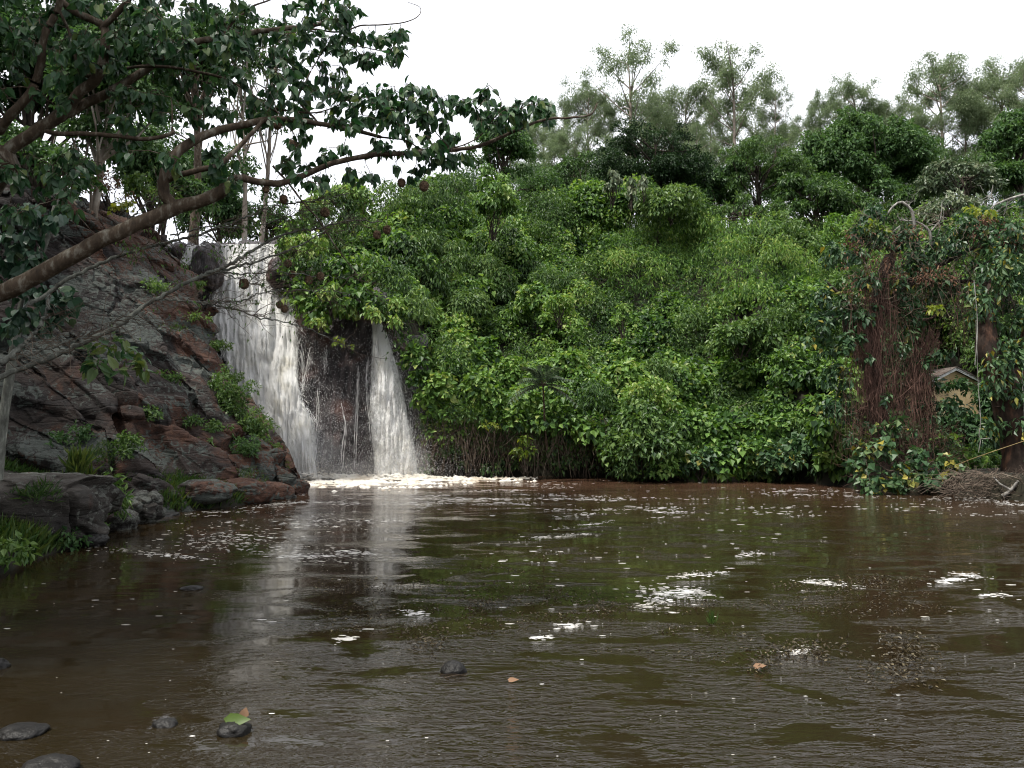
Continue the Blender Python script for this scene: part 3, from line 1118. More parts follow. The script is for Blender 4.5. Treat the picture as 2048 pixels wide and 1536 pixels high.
def fall_sheet(mb, rows, nu, nv, off, dens_edge, seed, at_store, dens0):
    """rows: (py, left px, right px) down the fall"""
    r = np.array(rows, float)
    pys = np.linspace(r[0, 0], r[-1, 0], nv)
    Lx = np.interp(pys, r[:, 0], r[:, 1])
    Rx = np.interp(pys, r[:, 0], r[:, 2])
    u = np.linspace(0, 1, nu)
    px = Lx[None] + (Rx - Lx)[None] * u[:, None]
    py = np.repeat(pys[None], nu, 0)
    px = px + 5 * fbm(np.stack([u[:, None] * 3 + 0 * py, py * 0.02, 0 * py], -1), 3, seed)
    st = np.stack([px * 0.06, py * 0.009, 0 * px], -1)
    rel = 0.42 * fbm(st, 4, seed + 3) + 0.22 * fbm(st * np.array([4, 3, 1]), 3, seed + 9)
    bul = 0.25 * np.sin(math.pi * u)[:, None]
    P_ = at(px, py, face_Y(px, py) - off - rel - bul)
    w = np.minimum(u, 1 - u)[:, None] * 2
    de = smooth(w / dens_edge)
    dn = dens0(px, py) * de - (1 - de) * 0.45
    surf_add(mb, P_)
    at_store['fu'].append((px / 52.0 + seed).ravel())
    at_store['fv'].append((py / 52.0).ravel())
    at_store['dens'].append((dn + 0 * px).ravel())


MAIN = [(488, 434, 574), (520, 436, 572), (560, 430, 572), (600, 412, 590), (660, 412, 608), (700, 432, 606), (760, 455, 604), (800, 480, 612), (840, 510, 632), (880, 540, 634), (920, 562, 634), (960, 566, 640)]
SPILL = [(490, 372, 430), (505, 366, 418), (530, 356, 380), (545, 352, 372)]
NARROW = [(640, 742, 760), (660, 743, 772), (690, 738, 788), (741, 732, 804), (794, 728, 820), (847, 730, 832), (899, 732, 844), (957, 730, 858)]


def strands(mb, rows, n, rg, off, wid, ln, core=None, tone=(0.5, 1)):
    """ribbons and threads of falling water"""
    r = np.array(rows, float)
    py0 = rg.uniform(r[0, 0] - 2, r[-1, 0] - 10, n)
    uu_ = rg.beta(1.6, 1.6, n) if core is None else np.clip(rg.normal(core, 0.16, n), 0.02, 0.98)
    seg = 5
    t = np.linspace(0, 1, seg)
    lnp = ln * rg.uniform(0.4, 1.3, n)
    py = np.minimum(py0[:, None] + lnp[:, None] * t[None], r[-1, 0])
    uw = uu_[:, None] + np.cumsum(rg.normal(0, 0.012, (n, seg)), 1)
    px = np.interp(py, r[:, 0], r[:, 1]) * (1 - uw) + np.interp(py, r[:, 0], r[:, 2]) * uw
    Y = face_Y(px, py) - off - rg.uniform(0, 0.35, n)[:, None] - 0.22 * np.sin(math.pi * np.clip(uw, 0, 1))
    C = at(px, py, Y)
    w = wid * rg.uniform(0.3, 1.4, n)[:, None] * np.sin(math.pi * np.clip(t, 0.08, 0.95))[None]
    ang = rg.uniform(-0.9, 0.9, n)
    sd = np.stack([np.cos(ang), np.sin(ang), 0 * ang], -1)[:, None]
    A = C - sd * w[..., None]
    B = C + sd * w[..., None]
    Mv = C + np.array([0, -1, 0]) * (w * 0.7)[..., None]
    v = np.stack([A, Mv, B], 2)
    b = (np.arange(n) * seg * 3)[:, None, None]
    i_ = (np.arange(seg - 1) * 3)[None, :, None]
    j_ = np.arange(2)[None, None]
    f = np.stack(np.broadcast_arrays(b + i_ + j_, b + i_ + j_ + 1, b + i_ + 3 + j_ + 1, b + i_ + 3 + j_), -1).reshape(-1, 4)
    mb.add(v.reshape(-1, 3), f, 0.7)


def drops(mb, P_, s, rg):
    """small stretched water drops"""
    n = len(P_)
    d = np.array([[1, 0, -.33], [-.5, .87, -.33], [-.5, -.87, -.33], [0, 0, 1.5]])
    v = P_[:, None] + d[None] * np.broadcast_to(s, (n,))[:, None, None]
    b = (np.arange(n) * 4)[:, None, None]
    f = (b + np.array([[0, 1, 3], [1, 2, 3], [2, 0, 3], [0, 2, 1]])[None]).reshape(-1, 3)
    mb.add(v.reshape(-1, 3), f, 0.8)


def make_fall(label, rows, dens0, layers, nstr, wid, ln, core, ndrop, spread, seed, dens_edge=0.3):
    rg = np.random.default_rng(seed)
    root = thing("waterfall", at((rows[-1][1] + rows[-1][2]) / 2, rows[-1][0], face_Y((rows[-1][1] + rows[-1][2]) / 2, rows[-1][0]) - 0.3), label, "waterfall")
    mb_ = MB()
    stt = {'fu': [], 'fv': [], 'dens': []}
    for k in range(layers):
        fall_sheet(mb_, rows, 90, 160, 0.15 + 0.22 * k, dens_edge, seed + 31 * k, stt, lambda a, b, k=k: dens0(a, b) - 0.12 * k)
    mb_.build("water_sheet", M_FALL, root, True, {k: np.concatenate(v) for k, v in stt.items()})
    mb_ = MB()
    strands(mb_, rows, nstr, rg, 0.25, wid, ln, core)
    tag(mb_.build("water_strands", M_DROP, root, True), kind="stuff")
    mb_ = MB()
    r = np.array(rows, float)
    py = rg.uniform(r[0, 0] + 10, r[-1, 0], ndrop)
    py = r[0, 0] + 8 + (r[-1, 0] - r[0, 0] - 8) * rg.beta(1.5, 1.0, ndrop)
    frac = (py - r[0, 0]) / (r[-1, 0] - r[0, 0])
    u = rg.normal(0.55, 0.30 + 0.18 * frac, ndrop) * (1 + spread * 0.2)
    px = np.interp(py, r[:, 0], r[:, 1]) * (1 - u) + np.interp(py, r[:, 0], r[:, 2]) * u
    Pd = at(px, py, face_Y(px, py) - rg.uniform(0.2, 1.0, ndrop))
    drops(mb_, Pd, 0.003 + 0.010 * rg.random(ndrop) ** 2, rg)
    tag(mb_.build("spray_drops", M_DROP, root), kind="stuff")
    return root


make_fall("broad white main waterfall tumbling beside the left cliff", MAIN,
          lambda px, py: 0.86 - 0.12 * smooth((py - 560) / 120) - 0.16 * smooth((px - 535) / 35) * smooth((py - 540) / 40) * smooth((760 - py) / 60) - 0.05 * smooth((py - 800) / 90),
          3, 5200, 0.010, 15, None, 30000, 1.0, 101)
make_fall("narrow right hand waterfall splashing from under the hanging leaves", NARROW,
          lambda px, py: 0.50 - 0.08 * smooth((py - 700) / 100) - 0.16 * np.abs(px - np.interp(py, [640, 700, 800, 900, 960], [752, 768, 780, 788, 806])) / 40, 3, 2600, 0.008, 15, 0.55, 24000, 1.0, 102, 0.45)
make_fall("short white spill over the lip left of the splitting rock", SPILL, lambda px, py: 0.40, 2, 260, 0.012, 10, None, 200, 0.2, 103)

# thin trickles on the rock between the falls
TR = [([(603, 690), (606, 760), (600, 795)], "upper trickle hugging the right side of the main waterfall"),
      ([(622, 690), (614, 740), (604, 800)], "long white trickle crossing the brown rock by the main waterfall"),
      ([(598, 812), (625, 845), (633, 890), (637, 950)], "trickle arching off the main waterfall's lower step to the pool"),
      ([(652, 690), (652, 720), (651, 745)], "short drip line under the overhanging leaves"),
      ([(678, 790), (690, 850), (684, 900), (682, 952)], "thin trickle down the middle of the dark rock"),
      ([(716, 730), (714, 790), (712, 860), (708, 952)], "fine straight trickle left of the narrow waterfall"),
      ([(735, 720), (733, 790), (740, 850), (744, 900)], "pale trickle running down the left edge of the narrow waterfall"),
      ([(637, 760), (636, 830), (633, 900)], "faint trickle on the rock right of the main waterfall")]
for k, (pts, lab) in enumerate(TR):
    rg = np.random.default_rng(300 + k)
    mb = MB()
    p = spline(np.array(pts, float), 24)
    for q in range(5):
        w = p + rg.normal(0, 1.6, 2) + np.cumsum(rg.normal(0, 0.5, p.shape), 0)
        a0 = int(rg.uniform(0, 6))
        b0 = int(rg.uniform(17, 24))
        w = w[a0:b0]
        rr = rg.uniform(0.003, 0.010) * (0.6 + 0.4 * np.sin(np.arange(len(w)) * 1.7))
        tube(mb, at(w[:, 0], w[:, 1], face_Y(w[:, 0], w[:, 1]) - 0.33), rr, 4)
    n = 110
    t = rg.integers(0, 24, n)
    w = p[t] + rg.normal(0, 3.0, (n, 2))
    drops(mb, at(w[:, 0], w[:, 1], face_Y(w[:, 0], w[:, 1]) - 0.35), rg.uniform(0.005, 0.014, n), rg)
    tag(mb.build("trickle", M_DROP, None, True), lab, "trickle")

# drifting spray at the foot of the falls
mm, N, K = new_mat("mist")
o_ = N.new("ShaderNodeOutputMaterial")
v_ = N.new("ShaderNodeVolumePrincipled")
v_.inputs['Color'].default_value = (.95, .95, .95, 1)
v_.inputs['Density'].default_value = 0.10
K(v_.outputs[0], o_.inputs['Volume'])
mb = MB()
for (px, py, Y, r) in [(640, 925, 29.2, (1.1, .7, 1.0)), (800, 930, 29.2, (1.2, .7, .9)), (720, 950, 29.0, (2.4, .8, .55))]:
    th = np.linspace(0, 2 * math.pi, 33)
    ph = np.linspace(-math.pi / 2 + .01, math.pi / 2 - .01, 18)
    T, Pp = np.meshgrid(th, ph, indexing='ij')
    d = np.stack([np.cos(Pp) * np.cos(T), np.cos(Pp) * np.sin(T), np.sin(Pp)], -1)
    k_ = 1 + .25 * fbm(d * 1.6 + px, 3, 3)
    k_[-1] = k_[0]
    surf_add(mb, at(px, py, Y) + d * np.array(r) * k_[..., None])
tag(mb.build("mist", mm, None, True), "thin white spray hanging at the foot of the falls", "mist", kind='stuff')

# boiling foam at the foot, drifting foam flecks and rafts on the pool
mb = MB()
rg = np.random.default_rng(55)


def flakes(mb, P_, r, rg, h=0.012, asp=1.6, sides=6):
    n = len(P_)
    r = np.broadcast_to(np.asarray(r, float), (n,))
    th = np.linspace(0, 2 * math.pi, sides, endpoint=False)[None] + rg.uniform(0, 6, (n, 1))
    k = r[:, None] * (0.6 + 0.6 * rg.random((n, sides)))
    ring = np.stack([np.cos(th) * k * asp, np.sin(th) * k, 0 * k - 0.0006], -1) + P_[:, None]
    top = P_[:, None] + np.stack([0 * r, 0 * r, np.minimum(h, r * 0.7)], -1)[:, None]
    v = np.concatenate([ring, top], 1)
    b = (np.arange(n) * (sides + 1))[:, None, None]
    f = (b + np.array([[q, (q + 1) % sides, sides] for q in range(sides)])[None]).reshape(-1, 3)
    mb.add(v.reshape(-1, 3), f, 0.7)


n = 5200
px = rg.uniform(596, 1080, n)
w = np.clip((px - 600) / 480, 0, 1)
keep = rg.random(n) < np.exp(-(np.clip(px - 830, 0, None) / 80.0)) * 0.95 + 0.03
px = px[keep]
n = len(px)
Y = 29.9 - np.abs(rg.normal(0, 1.7, n)) * (1 - 0.6 * np.clip((px - 800) / 200, 0, 1)) - 0.3 * (px < 640)
X = (px - 1024) / F * Y
hgt = 0.32 * np.exp(-((30.0 - Y) / 0.9)) * (np.exp(-((px - 620) / 60) ** 2) + 0.9 * np.exp(-((px - 790) / 60) ** 2) + 0.25)
P_ = np.stack([X, Y, -.01 + hgt * rg.random(n) + .05 * np.clip(fbm(np.stack([X * 2, Y * 3, 0 * X], -1), 3, 7), -.3, 1)], -1)
kk = fbm(np.stack([X * 1.2, Y * 2.6, 0 * X], -1), 3, 8) > -.12 - .3 * (Y > 29.3)
P_, n = P_[kk], int(kk.sum())
flakes(mb, P_, rg.uniform(0.02, 0.10, n), rg, 0.07, 1.5)
n = 3500
pxs = np.where(rg.random(n) < 0.5, rg.normal(640, 40, n), rg.normal(795, 32, n))
Ys = 30.1 - np.abs(rg.normal(0, 0.7, n))
Pd = np.stack([(pxs - 1024) / F * Ys, Ys, np.abs(rg.normal(0, 0.45, n))], -1)
drops(mb, Pd, rg.uniform(0.005, 0.018, n), rg)
tag(mb.build("splash_foam", M_SPLASH, None, True), "churning cream foam and splashes where the falls hit the pool", "foam", kind='stuff')

mb = MB()
n = 130000
Y = rg.uniform(7.5, 29.8, n)
X = rg.uniform(-0.68, 0.68, n) * Y
g = fbm(np.stack([X * 0.22, Y * 0.55, 0 * X], -1), 4, 91)
g2 = fbm(np.stack([X * 0.8, Y * 2.2, 0 * X], -1), 3, 97)
px = 1024 + X / Y * F
band = np.exp(-((Y - 21.5) / 5.0) ** 2) * (0.25 + 0.75 * np.exp(-((px - 760) / 420) ** 2))
prob = np.clip(band * 1.0 * smooth((g + 0.12) / 0.35) * smooth((g2 + 0.2) / 0.5), 0, 1) * 0.66 + 0.002
keep = (rg.random(n) < prob) & (X > np.interp(Y, *XW) + 0.3)
P_ = afloat(np.stack([X, Y, 0 * X], -1)[keep], 0.001)
flakes(mb, P_, 0.006 + 0.022 * rg.random(len(P_)) ** 2.2 * (0.5 + P_[:, 1] / 24), rg, 0.0012, 2.8)


def raft(mb, cx, cy, w, h, n, rmax=0.05):
    n = int(n * 1.9)
    a = rg.normal(0, 1, (n, 2))
    px = cx + a[:, 0] * w * 0.5
    py = cy + a[:, 1] * h * 0.5 + 0.10 * (px - cx) * rg.choice([-1, 1])
    p = afloat(onwater(px, py, 0.0), 0.001)
    p[:, :2] += 0.05 * fbm(p * 6, 2, 3)[:, None]
    flakes(mb, p, 0.004 + rmax * 0.36 * rg.random(n) ** 2.5, rg, 0.0012, 2.4)
    k = max(3, n // 16)
    qx = cx + rg.normal(0, w * .28, k)
    flakes(mb, afloat(onwater(qx, cy + rg.normal(0, h * .22, k), 0), .001), rg.uniform(.22, .5, k) * rmax, rg, .002, 3.0, 11)


for a in [(1345, 1188, 70, 14, 110), (1385, 1182, 40, 8, 60), (1310, 1205, 40, 14, 40), (1660, 1166, 60, 6, 60), (1625, 1164, 20, 4, 30), (1905, 1160, 34, 6, 50), (1935, 1150, 50, 5, 40),
          (1985, 1190, 30, 5, 20), (1110, 1073, 60, 3, 40, 0.06), (1180, 1048, 60, 3, 30, 0.05), (610, 1112, 110, 12, 120, 0.06), (700, 1105, 80, 6, 60, 0.06), (330, 1110, 130, 6, 70), (430, 1085, 120, 18, 80),
          (640, 1040, 160, 20, 130, 0.05), (500, 1075, 130, 24, 110, 0.05), (1600, 1303, 34, 10, 40), (1140, 1252, 30, 8, 26), (1080, 1276, 26, 5, 14), (830, 1226, 30, 8, 24), (690, 1278, 26, 8, 20),
          (1390, 1150, 60, 8, 50), (600, 985, 30, 6, 60), (560, 1008, 50, 5, 50), (320, 1079, 8, 2, 8), (1500, 1108, 40, 5, 30), (2010, 1006, 60, 5, 40), (1960, 1000, 120, 12, 60)]:
    raft(mb, *a)
px = rg.uniform(100, 2040, 120)
py = 1040 + 480 * rg.random(120) ** 1.3
flakes(mb, afloat(onwater(px, py, 0.0), 0.001), 0.003 + 0.008 * rg.random(120) ** 2.5, rg, 0.001, 2.2)
tag(mb.build("foam_flecks", M_FOAM, None, True), "small white foam flecks and rafts drifting on the brown pool", "foam", kind='stuff')

# leaf litter and weed afloat
mb = MB()
n = 60000
Y = 5.5 + 12 * rg.random(n)
X = rg.uniform(-0.25, 0.68, n) * Y
g = fbm(np.stack([X * 0.5, Y * 1.1, 0 * X], -1), 4, 141)
keep = rg.random(n) < np.clip(smooth((g - 0.14) / 0.12) * 0.45 * np.exp(-((Y - 9.3) / 2.8) ** 2), 0, 1)
P_ = afloat(np.stack([X, Y, 0 * X], -1)[keep], 0.004)
m_ = len(P_)
leaves(mb, P_, np.stack([rg.normal(0, 1, m_), rg.normal(0, 1, m_), rg.uniform(0, .5, m_)], -1), np.array([0, 0, 1.0]) + rg.normal(0, .35, (m_, 3)), rg.uniform(0.018, 0.055, m_), rg.uniform(0.008, 0.022, m_), np.clip(rg.normal(0.3, 0.25, m_), 0, 1))
tag(mb.build("floating_litter", M_WEED, None), "strands of brown leaf litter drifting on the pool", "leaf litter", kind='stuff')


def weed_clump(cx, cy, w, h, n, seed, label, high=0.05):
    rg = np.random.default_rng(seed)
    px = cx + rg.normal(0, w * 0.4, n)
    py = cy + rg.normal(0, h * 0.4, n)
    p = afloat(onwater(px, py, 0.0), 0.004)
    p[:, 2] += rg.random(n) * high
    mb = MB()
    leaves(mb, p, np.stack([rg.normal(0, 1, n), rg.normal(0, 1, n), rg.uniform(-.2, .9, n)], -1), np.array([0, 0, 1.0]) + rg.normal(0, .5, (n, 3)), rg.uniform(0.025, 0.06, n), rg.uniform(0.010, 0.026, n), np.clip(rg.normal(0.35, 0.25, n), 0, 1))
    k = n // 8
    q = p[:k].copy()
    e = q + rg.normal(0, 0.07, (k, 3)) * np.array([1, 1, .2])
    thin_tubes(mb, q, e, 0.002, 0.001, 0, 3, 0.1, 0.08, rg)
    tag(mb.build("weed_clump", M_WEED, None), label, "weed clump", kind="stuff")


weed_clump(1815, 1305, 80, 56, 330, 1, "large tangle of brown weed standing out of the ripples at lower right")
weed_clump(1800, 1350, 120, 40, 160, 8, "loose trailing weed below the large brown tangle", 0.02)
weed_clump(1595, 1308, 120, 26, 260, 2, "flat raft of weed with a foam patch on it")
weed_clump(1520, 1338, 50, 14, 60, 3, "small weed raft holding a yellow leaf")
weed_clump(965, 1212, 60, 20, 120, 4, "small bushy weed clump in the middle of the pool")
weed_clump(1210, 1216, 70, 22, 110, 5, "brown weed clump left of the white foam raft")
weed_clump(850, 1285, 60, 30, 120, 6, "weed clump just above the black stone in mid pool")
weed_clump(1760, 1163, 170, 16, 200, 7, "long thin weed raft trailing right of a white foam streak", 0.02)

# a leaf caught on a stone, drifting leaves and sticks
def drift_leaf(name, P0, axis, nm, Ln, Wd, mat, label, tone):
    mb = MB()
    leaves(mb, np.array([P0]), np.array([axis]), np.array([nm]), Ln, Wd, tone, 'h', 0.2, 0.15)
    tag(mb.build(name, mat, None, True), label, "leaf")


lp = onwater(452, 1446, 0.06)
drift_leaf("leaf", lp, (0.9, -0.2, 0.25), (0.1, -0.7, 0.6), 0.17, 0.10, M_YEL, "yellow green leaf with an orange edge caught on a wet stone", 0.15)
drift_leaf("leaf", onwater(487, 1432, 0.09), (0.25, 0.1, 0.9), (0.2, -1, 0.1), 0.055, 0.06, M_DRYLEAF, "curled orange brown leaf tip on top of the caught green leaf", 1.0)
drift_leaf("leaf", onwater(1018, 1362, 0.015), (1, 0.2, 0.2), (0, -0.5, 1), 0.08, 0.05, M_DRYLEAF, "pale tan leaf adrift right of the black stone", 0.95)
drift_leaf("leaf", onwater(1510, 1335, 0.03), (1, 0.1, 0.25), (0, -0.5, 1), 0.10, 0.06, M_DRYLEAF, "tan yellow leaf lying on the small weed raft", 1.0)
mb = MB()
thin_tubes(mb, onwater(np.array([880, 890]), np.array([1350, 1356]), 0.012), onwater(np.array([935, 925]), np.array([1352, 1350]), 0.02), 0.005, 0.002, -0.05, 4)
tag(mb.build("twig", M_TWIG, None), "thin bent twig lying against the black stone in mid pool", "twig")
mb = MB()
k = 26
b0 = onwater(rg.normal(1424, 6, k), rg.normal(1246, 2, k), 0)
leaves(mb, b0, np.stack([rg.normal(0, .35, k), rg.normal(0, .2, k), np.ones(k)], -1), np.stack([rg.normal(0, 1, k), -np.ones(k), 0.3 * np.ones(k)], -1), rg.uniform(0.06, 0.16, k), 0.012, 0.6)
tag(mb.build("sprig", M_GRASS, None), "little green sprig sticking up from the pool", "sprig")


# ---------------------------------------------------------------- hillside creeper thicket
rg = np.random.default_rng(11)


def terr_pt(x, y):
    return np.stack([x, y, terrain_h(x, y)], -1)


def terr_n(x, y):
    e = 0.6
    gx = (terrain_h(x + e, y) - terrain_h(x - e, y)) / (2 * e)
    gy = (terrain_h(x, y + e) - terrain_h(x, y - e)) / (2 * e)
    return nrm(np.stack([-gx, -gy, np.ones_like(gx)], -1)), np.sqrt(1 + gx ** 2 + gy ** 2)


def to_px(p):
    d = p - np.array([0, 0, CAM_H])
    yc = d[..., 1] * _cp + d[..., 2] * _sp
    zc = -d[..., 1] * _sp + d[..., 2] * _cp
    return 1024 + F * d[..., 0] / yc, 768 - F * zc / yc


n = 60000
x = rg.uniform(-10.0, 30.0, n)
y = rg.uniform(28.5, 62.0, n)
z = terrain_h(x, y)
N_, wgt = terr_n(x, y)
px, py = to_px(np.stack([x, y, z], -1))
ok = (z > 0.7) & ~((x < -3.4) & (z < 6.2)) & ~((x > 11.5) & (z < 1.9)) & ~((x > 9.8) & (y < 29.2) & (z < 1.6)) & ~((np.abs(x - 17.2) < 1.5) & (y < 34.5)) & (px < 2250)
pr = wgt * ok * np.where(y > 46, 0.5, 1.0)
sel = rg.choice(n, 2300, replace=False, p=pr / pr.sum())
x, y, z, N_ = x[sel], y[sel], z[sel], N_[sel]
P0 = np.stack([x, y, z], -1)
md = 1.3 * fbm(P0 * np.array([0.34, 0.34, 0.45]), 3, 61) + 0.45 * fbm(P0 * 1.1, 2, 66)
out = nrm(N_ + np.array([0, -0.35, 0.5]))
push = 0.05 + 1.7 * np.clip(md + 0.35, 0, 1.2)
P0 = P0 + out * push[:, None]
keep = md > -9
P0, x, y, md = P0[keep], x[keep], y[keep], md[keep]
gx, gy = np.meshgrid(np.arange(-9.6, 20, .8), np.arange(29.5, 50, .62))
gx = (gx + rg.uniform(-.3, .3, gx.shape)).ravel()
gy = (gy + rg.uniform(-.25, .25, gy.shape)).ravel()
gz = terrain_h(gx, gy)
gk = (gz > 0.9) & ~((gx < -3.4) & (gz < 6.2)) & ~((gx > 11.5) & (gz < 1.9)) & ~((np.abs(gx - 17.2) < 1.5) & (gy < 34.5))
lowc = np.stack([gx, gy, gz + .12], -1)[gk]
px, py = to_px(P0)
R = rg.uniform(0.38, 0.80, len(P0)) * np.where(y > 46, 1.35, 1.0)
P0 = np.vstack([P0, lowc])
y = np.concatenate([y, lowc[:, 1]])
md = np.concatenate([md, np.full(len(lowc), -.5)])
R = np.concatenate([R, rg.uniform(.42, .6, len(lowc))])
tone = 0.45 + 0.30 * fbm(P0 * 0.5, 2, 71) + 0.10 * np.clip(md, -.6, .6) + rg.normal(0, 0.10, len(P0)) - 0.12 * (y > 45)
rad = np.stack([R * 1.05, R, R * rg.uniform(0.8, 1.25, len(P0))], -1)
# overhang above the rock face and along the dark foot of the bank
ov = []
for (qx, qy, Y, r) in [(585, 545, 31.6, .55), (600, 590, 31.2, .5), (615, 620, 31, .5), (640, 625, 30.6, .5), (660, 600, 30.3, .6), (690, 620, 30.4, .45), (720, 600, 30.4, .6), (745, 610, 30.3, .5), (770, 625, 30.2, .5),
                       (795, 655, 30.1, .5), (812, 690, 30.1, .45), (830, 720, 30.0, .5), (842, 760, 30.0, .45), (850, 800, 30.0, .45), (868, 826, 30, .4), (900, 835, 29.8, .45), (940, 832, 29.8, .45), (880, 780, 29.9, .6),
                       (900, 720, 30.1, .7), (860, 690, 30.3, .6), (575, 500, 32.6, .5), (592, 470, 33.0, .6), (620, 500, 32.2, .7), (650, 550, 31.4, .7), (690, 550, 31.0, .7), (740, 540, 31.0, .7), (790, 560, 30.9, .7), (830, 620, 30.6, .7),
                       (980, 845, 29.8, .4), (1030, 842, 29.7, .5), (1080, 850, 29.6, .45), (1130, 852, 29.6, .5), (1180, 870, 29.4, .5), (1190, 800, 29.6, .7), (1110, 800, 29.8, .6), (1050, 800, 29.9, .6),
                       (960, 780, 30, .7), (985, 800, 29.9, .5), (630, 440, 34.5, .7), (670, 420, 35.5, .8), (720, 405, 37, .8), (780, 395, 38, .8), (840, 395, 38.5, .8), (600, 455, 33.8, .5), (900, 385, 39, .8)]:
    ov.append((*at(qx, qy, Y), r))
for k in range(46):                               # brush along the crest
    qx = rg.uniform(1060, 1440)
    ov.append((*at(qx, np.interp(qx, [1060, 1180, 1300, 1400, 1440], [412, 385, 378, 398, 425]) + rg.uniform(0, 26), 44 + rg.uniform(-.8, 1)), rg.uniform(.5, .85)))
for k in range(70):
    qx = rg.uniform(1040, 1440)
    ov.append((*at(qx, np.interp(qx, [1060, 1180, 1300, 1400, 1440], [412, 385, 378, 398, 425]) + rg.uniform(24, 66), 43.8 + rg.uniform(-.8, .6)), rg.uniform(.5, .8)))
for k in range(150):                              # leafy wall falling to the water on the right of the hill
    qx = rg.uniform(1210, 1700)
    qy = rg.uniform(850, 945)
    ov.append((*at(qx, qy, 29.3 - 1.0 * (qy > 900) * rg.random() + rg.uniform(-.3, .3)), rg.uniform(.32, .55)))
ov = np.array(ov)
ov2 = []
for k in range(330):                              # foliage wall behind the little house and the hanging roots
    ov2.append((*at(rg.uniform(1690, 2140), rg.uniform(520, 870), 34.4 + rg.uniform(-.8, 1)), rg.uniform(.5, .9)))
for k in range(46):
    ov2.append((*at(rg.uniform(1880, 2120), rg.uniform(880, 950), rg.uniform(25.5, 29.5)), rg.uniform(.3, .5)))
for k in range(26):
    ov2.append((*at(rg.uniform(1640, 1720), rg.uniform(850, 958), rg.uniform(25.6, 27.5)), rg.uniform(.28, .45)))
ov = np.vstack([ov, np.array(ov2)])
P0 = np.vstack([P0, ov[:, :3]])
rad = np.vstack([rad, np.stack([ov[:, 3]] * 3, -1) * np.array([1.05, 1, 1.1])])
tone = np.concatenate([tone, 0.42 + rg.normal(0, 0.1, len(ov))])
px, py = to_px(P0)
yel = rg.random(len(P0)) < 0.05
tone = np.where(yel, 0.74, tone)
zoneC = (px > 1230) & (px < 1720) & (py < 600) & (py > 420)
zoneD = (px > 1150) & (py > 735)
zoneA = (px < 1060) & (py < 640)
zoneB = ~(zoneC | zoneD | zoneA)
sp = fbm(P0 * np.array([.5, .5, .6]), 3, 171) + rg.normal(0, .08, len(P0))
nar = (sp < -.16) & ~zoneC
big = (sp > .18) & ~zoneC
mb, mb2 = MB(), MB()
for zn, Lf, wr, dens, shp, hg in ((zoneA, 0.20, 0.58, 96, 'd', 0.9), (zoneB, 0.16, 0.6, 130, 'd', 0.6), (zoneC, 0.22, 0.24, 140, 'd', 0.8), (zoneD, 0.18, 0.78, 105, 'd', 0.7)):
    for mk, dst, lf_, wr_, dn_ in ((zn & ~nar & ~big, mb, Lf, wr, dens), (zn & nar, mb2, Lf * 1.15, .3, dens * 1.25), (zn & big, mb, Lf * 1.4, max(wr, .75), dens * .58)):
        if mk.any():
            clump_leaves(dst, P0[mk], rad[mk], dn_, lf_, wr_, tone[mk], 0.5, shp, -0.5, hg, 0.5, rg, maxn=120000)
tag(mb.build("creeper_thicket", M_HILL, None), "dense green creepers and brush smothering the whole hillside", "thicket", kind='stuff')
tag(mb2.build("brush_thicket", M_MID, None), "duller narrow leaved brush mixed through the hillside creepers", "brush", kind='stuff')
mb = MB()
k = rg.integers(0, len(lowc), 240)
a = P0[k % len(P0)] + np.array([0, -.5, .35]) + rg.normal(0, .2, (240, 3))
thin_tubes(mb, a, a + np.stack([rg.normal(0, .6, 240), rg.normal(-.1, .3, 240), rg.uniform(-1.0, .5, 240)], -1), rg.uniform(.006, .016, 240), .004, .1, 6, .5, .06, rg)
tag(mb.build("dry_stems", M_TWIG, None), "dry bare stems poking from the hillside creepers", "stems", kind='stuff')

# dark inner branches and dead stems under the overhang
mb = MB()
n = 900
qx = np.concatenate([rg.uniform(845, 1260, 600), rg.uniform(1260, 1700, 300)])
qt = rg.uniform(830, 880, n)
ln_ = rg.uniform(30, 110, n)
qb = np.minimum(qt + ln_, 956)
Yt = 30.0 + rg.uniform(-.2, .6, n)
a = at(qx, qt, Yt)
b = at(qx + rg.normal(0, 22, n), qb, Yt + rg.normal(-0.1, 0.3, n))
thin_tubes(mb, a, b, rg.uniform(0.006, 0.02, n), 0.004, -0.05, 5, 0.5, 0.05, rg)
tag(mb.build("hanging_stems", M_TWIG, None), "tangle of dry stems and roots hanging down the dark undercut bank", "stems", kind='stuff')
# scattered leaves in the dark undercut
mb = MB()
qx = rg.uniform(850, 1230, 70)
c = at(qx, rg.uniform(850, 940, 70), 30.2 + rg.uniform(-.3, .3, 70))
clump_leaves(mb, c, rg.uniform(.14, .32, 70), 90, 0.14, 0.5, 0.3, 0.5, 'd', -0.7, 0.9, 0.7, rg)
tag(mb.build("bank_weeds", M_MID, None), "dull weeds clinging to the dark undercut bank", "weeds", kind='stuff')


# ---------------------------------------------------------------- shrubs and trees
def dome(c, rx, rz, n, rg, ry=None, low=-0.25, jit=0.12):
    """clump centres through the outer part of a dome"""
    d = nrm(rg.normal(0, 1, (n * 2, 3)))
    d = d[d[:, 2] > low][:n]
    k = rg.uniform(0.62, 0.95, len(d))[:, None]
    return np.asarray(c) + d * np.array([rx, ry or rx, rz]) * k + rg.normal(0, jit, d.shape) * rx


